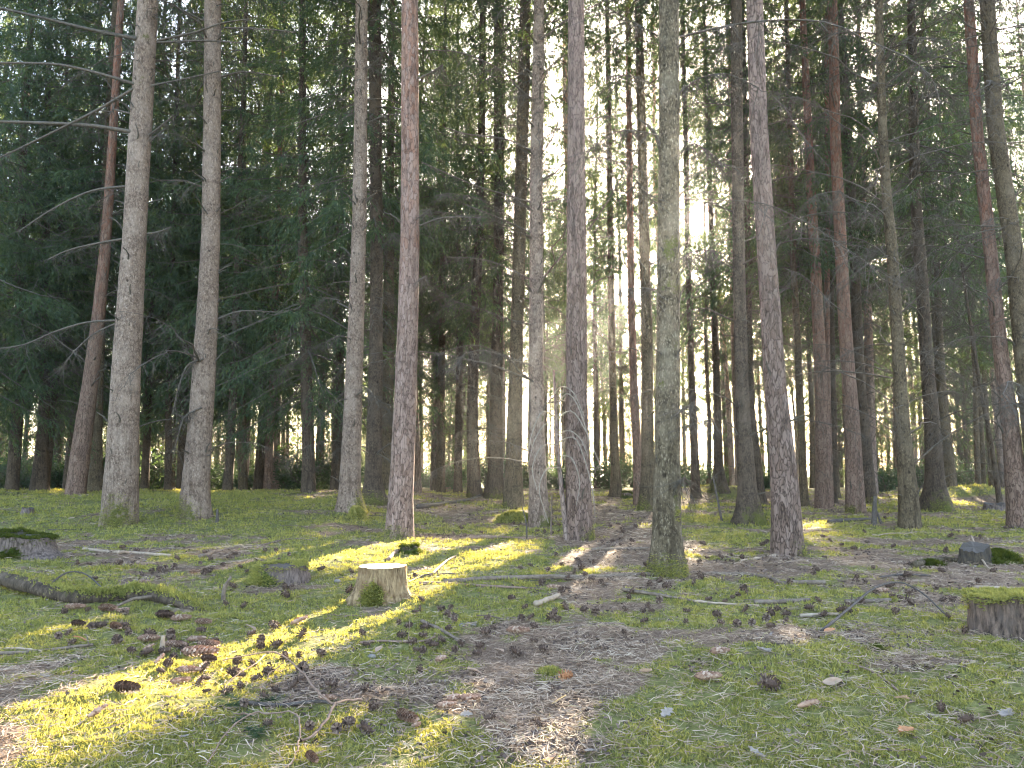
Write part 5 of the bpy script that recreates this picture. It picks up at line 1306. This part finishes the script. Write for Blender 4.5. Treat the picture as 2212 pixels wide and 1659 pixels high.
def pine_cone_mesh(seed, L=.045, mat='cone_dark'):
    r = np.random.default_rng(seed); mb = MB()
    k, n = 8, 8; T = np.linspace(0, 1, k); prof = .34 * L * np.sin(np.pi * np.clip(.12 + .84 * T, 0, 1)) ** .7
    v, f = tubes(np.stack([L * (T - .5), 0 * T, 0 * T], -1)[None], (prof * .7)[None], n); mb.add(v, f, 0)
    ns = 44
    for i in range(ns):
        t = .04 + .9 * (i + .5) / ns; a = i * 2.39996; R = np.interp(t, T, prof)
        e = np.array([0, math.cos(a), math.sin(a)]); s = np.array([0, -math.sin(a), math.cos(a)])
        out = nrm(e + np.array([1., 0, 0]) * (-.5 + 1.6 * t) + r.normal(size=3) * .08); ln = L * (.34 - .16 * t); w = L * .10
        c = np.array([L * (t - .5), 0, 0]) + e * R * .5; tip = c + out * ln; th = np.cross(out, s) * L * .03
        mb.add([c - s * w * .4, c + s * w * .4, tip + s * w, tip - s * w, tip + s * w * .7 + th + out * L * .03, tip - s * w * .7 + th + out * L * .03], [[0, 1, 2, 3], [3, 2, 4, 5]], 0)
    return mb.mesh('pine_cone', [M[mat]])
SC = [spruce_cone_mesh(1), spruce_cone_mesh(2, opened=.55), spruce_cone_mesh(3, opened=.2), spruce_cone_mesh(4, L=.10, opened=.6, mat='cone_dark')]
SCH = [spruce_cone_mesh(5, L=.10, chewed=True), spruce_cone_mesh(6, L=.085, chewed=True)]
PC = [pine_cone_mesh(7), pine_cone_mesh(8, .04), pine_cone_mesh(9, .05)]
PCO = pine_cone_mesh(10, .045, 'cone_orange')
def cone(me, U, V, size_px, L, a, label, name, cat, group, pitch=0.0, sink=.15):
    b, t = ground_hit(U, V); s = size_px * t / F / L
    s = min(max(s, .5), 1.9)
    o = link(name, me); o.scale = (s, s, s)
    o.rotation_euler = (RNG.random() * 6.28, pitch, a)
    rad_ = .017 if 'spruce' in name else .014
    o.location = b + Vector((0, 0, rad_ * s * (1 - sink) + .016))
    tag(o, label, cat, group); return o
def where(U, V):
    if V < 1230: 
        return ('by the far left mossy bank' if U < 560 else 'on the sunlit moss behind the sawn stump' if U < 1150 else 'on the path beside the brown centre pine' if U < 1480 else 'around the foot of the big leaning pine' if U < 1900 else 'near the small blackened stump')
    if U < 480: return 'below the mossy log' if V < 1400 else 'in the lower left moss'
    if U < 900: return 'in the bright band in front of the sawn stump' if V < 1460 else 'around the fallen pine branch'
    if U < 1450: return 'on the path below the longest stick' if V < 1380 else 'on the bare needle path in the foreground'
    if U < 1900: return 'on the litter below the big leaning pine' if V < 1400 else 'on the right moss slope'
    return 'beside the big moss capped stump' if V < 1420 else 'in the lower right grass'
def zp(x, y, k): return (x * .33377 + (0, 737.2, 1474.3)[k], 1106.2 + y * .33377)
BIG = [  # zoomed picture sheet, x, y, length, heading, kind, label
    (0, 480, 640, 120, .15, 0, 'reddish closed spruce cone lying below the mossy log'), (0, 690, 650, 130, -.25, 1, 'open spruce cone with pale scale edges under the broken side branch'), (0, 790, 660, 80, .9, 1, 'short upturned spruce cone touching the open one under the side branch'),
    (0, 745, 768, 120, -.6, 1, 'fat open spruce cone right of a dark chewed one'), (0, 620, 768, 110, .5, 3, 'dark ragged spruce cone between two others below the log'), (0, 500, 752, 100, -.3, 3, 'leftmost dark spruce cone of the row below the log'),
    (0, 1060, 695, 120, -.2, 3, 'hollow looking black spruce cone above the grey peg'), (0, 1165, 715, 120, .35, 1, 'spruce cone with bright scale tips right of the hollow black one'), (0, 1310, 738, 110, -.15, 1, 'spruce cone at the right end of the cluster above the grey peg'),
    (0, 955, 850, 130, .2, 1, 'greyish spruce cone leaning on the left of the grey peg'), (0, 1130, 892, 150, -.15, 0, 'long tan spruce cone right of the grey peg'), (0, 1265, 852, 110, .5, 0, 'rust coloured spruce cone at the top of the heap of cones'),
    (0, 1345, 888, 140, -.1, 1, 'open brown spruce cone at the right of the heap of cones'), (0, 1285, 948, 220, .08, 0, 'longest pinkish spruce cone at the bottom of the heap of cones'), (0, 1345, 985, 110, -.3, 3, 'dark open spruce cone just under the longest pinkish one'),
    (0, 1215, 1060, 150, .1, 2, 'dull grey spruce cone half sunk in moss under the heap'), (0, 1160, 1130, 120, .6, 1, 'round ended open spruce cone facing the viewer in the lower left moss'), (0, 810, 1185, 170, -.2, 3, 'big black torn spruce cone on the yellow moss'),
    (0, 2115, 1240, 120, -.1, 2, 'spruce cone beside the fork of the fallen pine branch'), (0, 2015, 1635, 150, -.9, 1, 'upright spruce cone at the bottom picture edge'),
    (1, 1140, 797, 145, -.08, 0, 'single tan spruce cone on the moss right of the grey broken stick'), (1, 640, 982, 100, 1.0, 1, 'standing half eaten spruce cone on the path edge'), (1, 420, 1368, 190, -.75, 1, 'large slanting spruce cone with a chewed lower end, bottom centre'),
    (1, 722, 1242, 90, .9, 1, 'open round spruce cone seen end on, left of a longer cone'), (1, 830, 1242, 135, .2, 1, 'spruce cone pointing right beside the end on cone'), (1, 675, 1290, 130, .4, 2, 'dull spruce cone sunk in moss below the end on cone'),
    (1, 1370, 507, 90, 0, 2, 'distant closed spruce cone on the path below the longest stick'), (2, 238, 935, 130, .2, 1, 'dark red cylindrical spruce cone on the litter right of the path'), (2, 160, 1105, 170, .12, 0, 'pale tan spruce cone almost buried in the right moss'),
    (2, 1290, 530, 90, .2, 0, 'reddish spruce cone behind the bowed twig'), (0, 1258, 405, 75, -.1, 1, 'open spruce cone in front of the moss coated low stump'), (0, 930, 470, 75, .1, 0, 'red brown spruce cone behind the middle of the mossy log'),
]
for (k, x, y, l, a, kind, lab) in BIG:
    U, V = zp(x, y, k)
    cone(SC[kind], U, V, l * .334, .125 if kind < 3 else .10, a, lab, 'spruce_cone', 'spruce cone', 'spruce cones lying on the forest floor')
CH = [(0, 1030, 985, 90, 1.3, 'tan chewed cone core standing up left of the longest pinkish cone'), (0, 960, 905, 75, .6, 'rounded chewed cone beside the foot of the grey peg'), (0, 630, 1335, 130, .9, 'chewed tan cone core on the lower left moss'), (1, 485, 1420, 95, -.8, 'gnawed cone end touching the large slanting cone'),
      (2, 815, 1290, 140, -.6, 'light brown chewed cone core on the right moss'), (0, 1935, 735, 120, -.1, 'reddish chewed cone in the bright sun patch before the sawn stump')]
for (k, x, y, l, a, lab) in CH:
    U, V = zp(x, y, k); cone(SCH[0], U, V, l * .334, .10, a, lab, 'spruce_cone', 'spruce cone', 'spruce cones lying on the forest floor', pitch=-.4)
U, V = zp(1455, 1103, 1); cone(PCO, U, V, 26, .045, .6, 'small bright orange cone on the bare needle path', 'pine_cone', 'pine cone', None)
U, V = zp(568, 1165, 2); cone(PC[2], U, V, 40, .05, -.9, 'spiky black pine cone standing on the right moss slope', 'pine_cone', 'pine cone', None)
SMALL = [(0, 1960, 1030, 70), (0, 1560, 1090, 60), (0, 1335, 1195, 55), (0, 845, 928, 60), (0, 1770, 768, 80), (0, 1690, 855, 70), (0, 1790, 885, 70), (0, 1120, 965, 50), (0, 1575, 632, 60), (0, 1460, 615, 50), (0, 1125, 380, 60), (0, 980, 398, 40), (0, 1025, 442, 40), (0, 1360, 393, 45), (0, 1505, 500, 50), (0, 1850, 560, 60), (0, 2080, 390, 60), (0, 1935, 960, 60), (0, 1840, 965, 60),
         (1, 600, 892, 75), (1, 735, 922, 60), (1, 460, 870, 60), (1, 390, 825, 70), (1, 530, 828, 60), (1, 165, 885, 50), (1, 1365, 705, 80), (1, 1165, 717, 60), (1, 1648, 672, 65), (1, 1452, 645, 75), (1, 1828, 805, 50), (1, 1305, 915, 60), (1, 50, 1410, 95), (1, 210, 1305, 90), (1, 960, 1375, 80), (1, 1275, 1412, 75), (1, 135, 815, 60), (1, 480, 672, 50), (1, 372, 742, 45), (1, 1425, 530, 60), (1, 1300, 472, 55), (1, 1160, 380, 40), (1, 1225, 362, 40), (1, 880, 945, 60), (1, 510, 1052, 50), (1, 680, 680, 50), (1, 985, 775, 50), (1, 945, 715, 60), (1, 1465, 517, 40), (1, 1960, 730, 55), (1, 1405, 720, 50),
         (2, 250, 745, 60), (2, 358, 752, 60), (2, 448, 748, 60), (2, 570, 770, 65), (2, 220, 690, 60), (2, 820, 645, 60), (2, 1685, 595, 50), (2, 1752, 585, 45), (2, 1470, 608, 75), (2, 1078, 625, 50), (2, 1840, 1395, 110), (2, 670, 725, 50), (2, 1850, 520, 60), (2, 1345, 500, 60), (2, 1500, 530, 50), (2, 1830, 800, 60), (2, 1720, 697, 35), (2, 915, 690, 55), (2, 275, 598, 35), (2, 325, 572, 35), (2, 880, 592, 45), (2, 20, 735, 40), (2, 1675, 1310, 80)]
for (k, x, y, l) in SMALL:
    U, V = zp(x, y, k)
    cone(PC[int(RNG.integers(0, 3))], U, V, l * .334 * .92, .05, RNG.random() * 6.28, 'small dark open pine cone ' + where(U, V), 'pine_cone', 'pine cone', 'small dark pine cones', pitch=RNG.normal() * .4)
for (u0, u1, v0, v1, n) in [(1180, 1400, 1120, 1260, 26), (1480, 2150, 1170, 1290, 42), (160, 560, 1185, 1260, 24), (500, 900, 1190, 1290, 12), (1150, 1500, 1260, 1330, 16), (900, 1200, 1090, 1160, 14), (1700, 2180, 1110, 1165, 12), (1500, 2050, 1290, 1350, 14), (300, 720, 1370, 1500, 26), (840, 1160, 1300, 1420, 22), (480, 800, 1490, 1600, 10), (120, 420, 1320, 1400, 14)]:
    for _ in range(n):
        U, V = u0 + (u1 - u0) * RNG.random(), v0 + (v1 - v0) * RNG.random()
        cone(PC[int(RNG.integers(0, 3))], U, V, (10 + 6 * RNG.random()) * ((V - 1000) / 230) ** .8, .05, RNG.random() * 6.28, 'small dark open pine cone ' + where(U, V), 'pine_cone', 'pine cone', 'small dark pine cones', pitch=RNG.normal() * .4)

# ------------------------------------------------------------------ leaves and pebbles
def leaf_mesh(seed, L, mat, oak=False):
    r = np.random.default_rng(seed); n = 13; T = np.linspace(0, 1, n)
    w = .28 * L * np.sin(np.pi * T ** .85) ** .8
    if oak: w = w * (1 + .38 * np.sin(T * 22))
    rows = []
    for s in (-1, -.5, 0, .5, 1):
        rows.append(np.stack([L * (T - .5), s * w, .09 * L * (s * s) * (1 + .6 * math.sin(seed + s)) + .07 * L * np.sin(T * 4 + seed)], -1))
    V = np.array(rows); i = (np.arange(4)[:, None] * n + np.arange(n - 1)[None, :]).ravel()
    mb = MB(); mb.add(V.reshape(-1, 3), np.stack([i, i + 1, i + n + 1, i + n], -1)); 
    mb.add(*tubes(np.array([[[-.5 * L, 0, 0], [-.62 * L, .02 * L, .02 * L]]]), np.array([[.008 * L, .006 * L]]), 4))
    return mb.mesh('dry_leaf', [M[mat]], True)
LV = [(2, 972, 1132, 110, 'leaf_tan', 0, -.2, 'tan pointed leaf lying on the right moss slope'), (2, 1452, 1455, 105, 'leaf_orange', 1, .3, 'orange lobed oak leaf near the lower right corner'), (2, 480, 1600, 110, 'leaf_grey', 1, -.9, 'grey lobed oak leaf at the bottom edge right of centre'), (2, 530, 922, 110, 'leaf_grey', 1, .5, 'torn whitish grey leaf above the right moss slope'),
      (2, 955, 797, 70, 'leaf_orange', 0, .2, 'orange leaf below the bowed dark twig'), (1, 1975, 1060, 80, 'leaf_tan', 0, .4, 'beige leaf on the needle litter right of the path'), (1, 245, 915, 65, 'leaf_tan', 0, 1.1, 'tan leaf at the lower edge of the bright band'), (1, 845, 742, 60, 'leaf_grey', 0, .2, 'grey leaf on moss right of the grey broken stick'),
      (1, 1030, 922, 60, 'leaf_tan', 0, -.9, 'small straw leaf on the path'), (1, 860, 1058, 85, 'leaf_tan', 0, .0, 'long tan leaf at the left side of the path'), (0, 1190, 1490, 60, 'leaf_grey', 0, .8, 'grey leaf left of the fallen pine branch'), (0, 285, 1092, 60, 'leaf_grey', 0, 0, 'pale grey leaf on the left moss'),
      (0, 515, 845, 70, 'leaf_orange', 0, .4, 'rusty leaf behind the grey forked stick'), (2, 2100, 1345, 120, 'leaf_grey', 1, .6, 'curled grey leaf at the lower right edge'), (1, 2110, 1335, 100, 'leaf_grey', 1, .7, 'pale lobed leaf on the right edge of the path'), (1, 1360, 1630, 90, 'leaf_tan', 0, .9, 'bright tan leaf at the bottom edge of the path'), (1, 810, 1345, 70, 'leaf_grey', 1, .1, 'crumpled grey leaf right of the slanting cone'),
      (2, 1425, 1240, 90, 'leaf_tan', 1, .1, 'faded leaf sunk in the right grass'), (1, 1620, 1590, 90, 'leaf_grey', 1, .4, 'bluish grey leaf near the bottom right of the path'), (0, 1620, 770, 90, 'leaf_tan', 0, -.7, 'long tan leaf at the left rim of the bright band')]
for (k, x, y, l, mat, oak, a, lab) in LV:
    U, V = zp(x, y, k); b, t = ground_hit(U, V); L = l * .334 * t / F * 1.15
    o = link('dry_leaf', leaf_mesh(int(x), L, mat, oak), None, b + Vector((0, 0, .018))); o.rotation_euler = (.25 * RNG.normal() - .1, .25 * RNG.normal(), a); tag(o, lab, 'leaf')
def pebble(U, V, size, lab, seed):
    b, t = ground_hit(U, V); s = size * .5 * t / F
    nu, nv = 12, 8; th = np.linspace(0, 2 * np.pi, nu, endpoint=False); ph = np.linspace(0, np.pi, nv); T, P = np.meshgrid(th, ph, indexing='ij')
    R = s * (1 + .3 * (vnoise(np.cos(T) * 2 + seed, P * 2, seed) - .5)); V_ = np.stack([R * np.cos(T) * np.sin(P) * 1.2, R * np.sin(T) * np.sin(P), R * np.cos(P) * .65], -1)
    i = np.arange(nu)[:, None] * nv + np.arange(nv - 1)[None, :]; j = ((np.arange(nu) + 1) % nu)[:, None] * nv + np.arange(nv - 1)[None, :]
    o = link('pebble', raw_mesh('pebble', V_.reshape(-1, 3), [(np.stack([i, i + 1, j + 1, j], -1).reshape(-1, 4), 0)], [M['stone']], True), None, b + Vector((0, 0, s * .4))); tag(o, lab, 'pebble')
for (k, x, y, l, lab) in [(1, 780, 740, 40, 'left pale pebble of the pair right of the grey broken stick'), (1, 848, 738, 45, 'right pale pebble of the pair right of the grey broken stick'), (1, 197, 945, 50, 'dark grey pebble under the bright band'), (1, 935, 1212, 40, 'grey pebble at the tip of the right pointing cone'), (0, 1790, 432, 26, 'small whitish pebble in front of the low moss coated stump'), (0, 2185, 455, 40, 'rounded pinkish pebble left of the sawn stump')]:
    pebble(*zp(x, y, k), l * .334, lab, int(x))

# ------------------------------------------------------------------ light, sky, camera
w = bpy.data.worlds.new('World'); scene.world = w; w.use_nodes = True
nt = w.node_tree; nt.nodes.clear()
sky = nt.nodes.new('ShaderNodeTexSky'); sky.sky_type = 'NISHITA'; sky.sun_disc = False
sky.sun_elevation = SUN_EL; sky.sun_rotation = SUN_AZ; sky.air_density = 1.0; sky.dust_density = 2.5; sky.ozone_density = .6
bg = nt.nodes.new('ShaderNodeBackground'); bg.inputs['Strength'].default_value = .085
out = nt.nodes.new('ShaderNodeOutputWorld'); nt.links.new(sky.outputs[0], bg.inputs[0]); nt.links.new(bg.outputs[0], out.inputs[0])
sl = bpy.data.lights.new('sun', 'SUN'); sl.energy = 4.4; sl.angle = math.radians(.5); sl.color = (1, .85, .62)
so = bpy.data.objects.new('sun', sl); COL.objects.link(so); so.rotation_euler = SDIR.to_track_quat('Z', 'Y').to_euler(); so.location = SDIR * 80

cam = bpy.data.cameras.new('camera'); co = bpy.data.objects.new('camera', cam); COL.objects.link(co)
cam.sensor_width = 36; cam.lens = 36 * F / PW; cam.clip_end = 3000; cam.clip_start = .05
co.location = (0, 0, CAMH); co.rotation_euler = (math.radians(90) + TILT, 0, 0)
scene.camera = co
vs = scene.view_settings; vs.view_transform = 'Standard'; vs.look = 'None'; vs.exposure = 4.1; vs.gamma = 1; vs.use_curve_mapping = False
cy = scene.cycles
cy.max_bounces = 6; cy.diffuse_bounces = 3; cy.glossy_bounces = 2; cy.transmission_bounces = 4; cy.transparent_max_bounces = 8
cy.use_denoising = True; cy.pixel_filter_type = 'BLACKMAN_HARRIS'; cy.filter_width = 1.15; cy.sample_clamp_indirect = 6

# ------------------------------------------------------------------ air
def haze():
    m, nt = new_mat('haze_air')
    o = N(nt, 'ShaderNodeOutputMaterial'); v = N(nt, 'ShaderNodeVolumePrincipled')
    v.inputs['Color'].default_value = (.95, .97, 1, 1); v.inputs['Density'].default_value = HAZE; v.inputs['Anisotropy'].default_value = .72
    nt.links.new(v.outputs[0], o.inputs['Volume'])
    x0, x1, y0, y1, z0, z1 = -480, 480, -200, 520, float(GZ.min()) - 1, 27
    V = np.array([[x, y, z] for z in (z0, z1) for y in (y0, y1) for x in (x0, x1)])
    me = raw_mesh('haze', V, [(np.array([[0, 2, 3, 1], [4, 5, 7, 6], [0, 1, 5, 4], [2, 6, 7, 3], [0, 4, 6, 2], [1, 3, 7, 5]]), 0)], [m])
    tag(link('haze', me), 'thin bright morning air between the trunks', 'haze', kind='stuff')
HAZE = .0008
haze()
cy.volume_bounces = 0
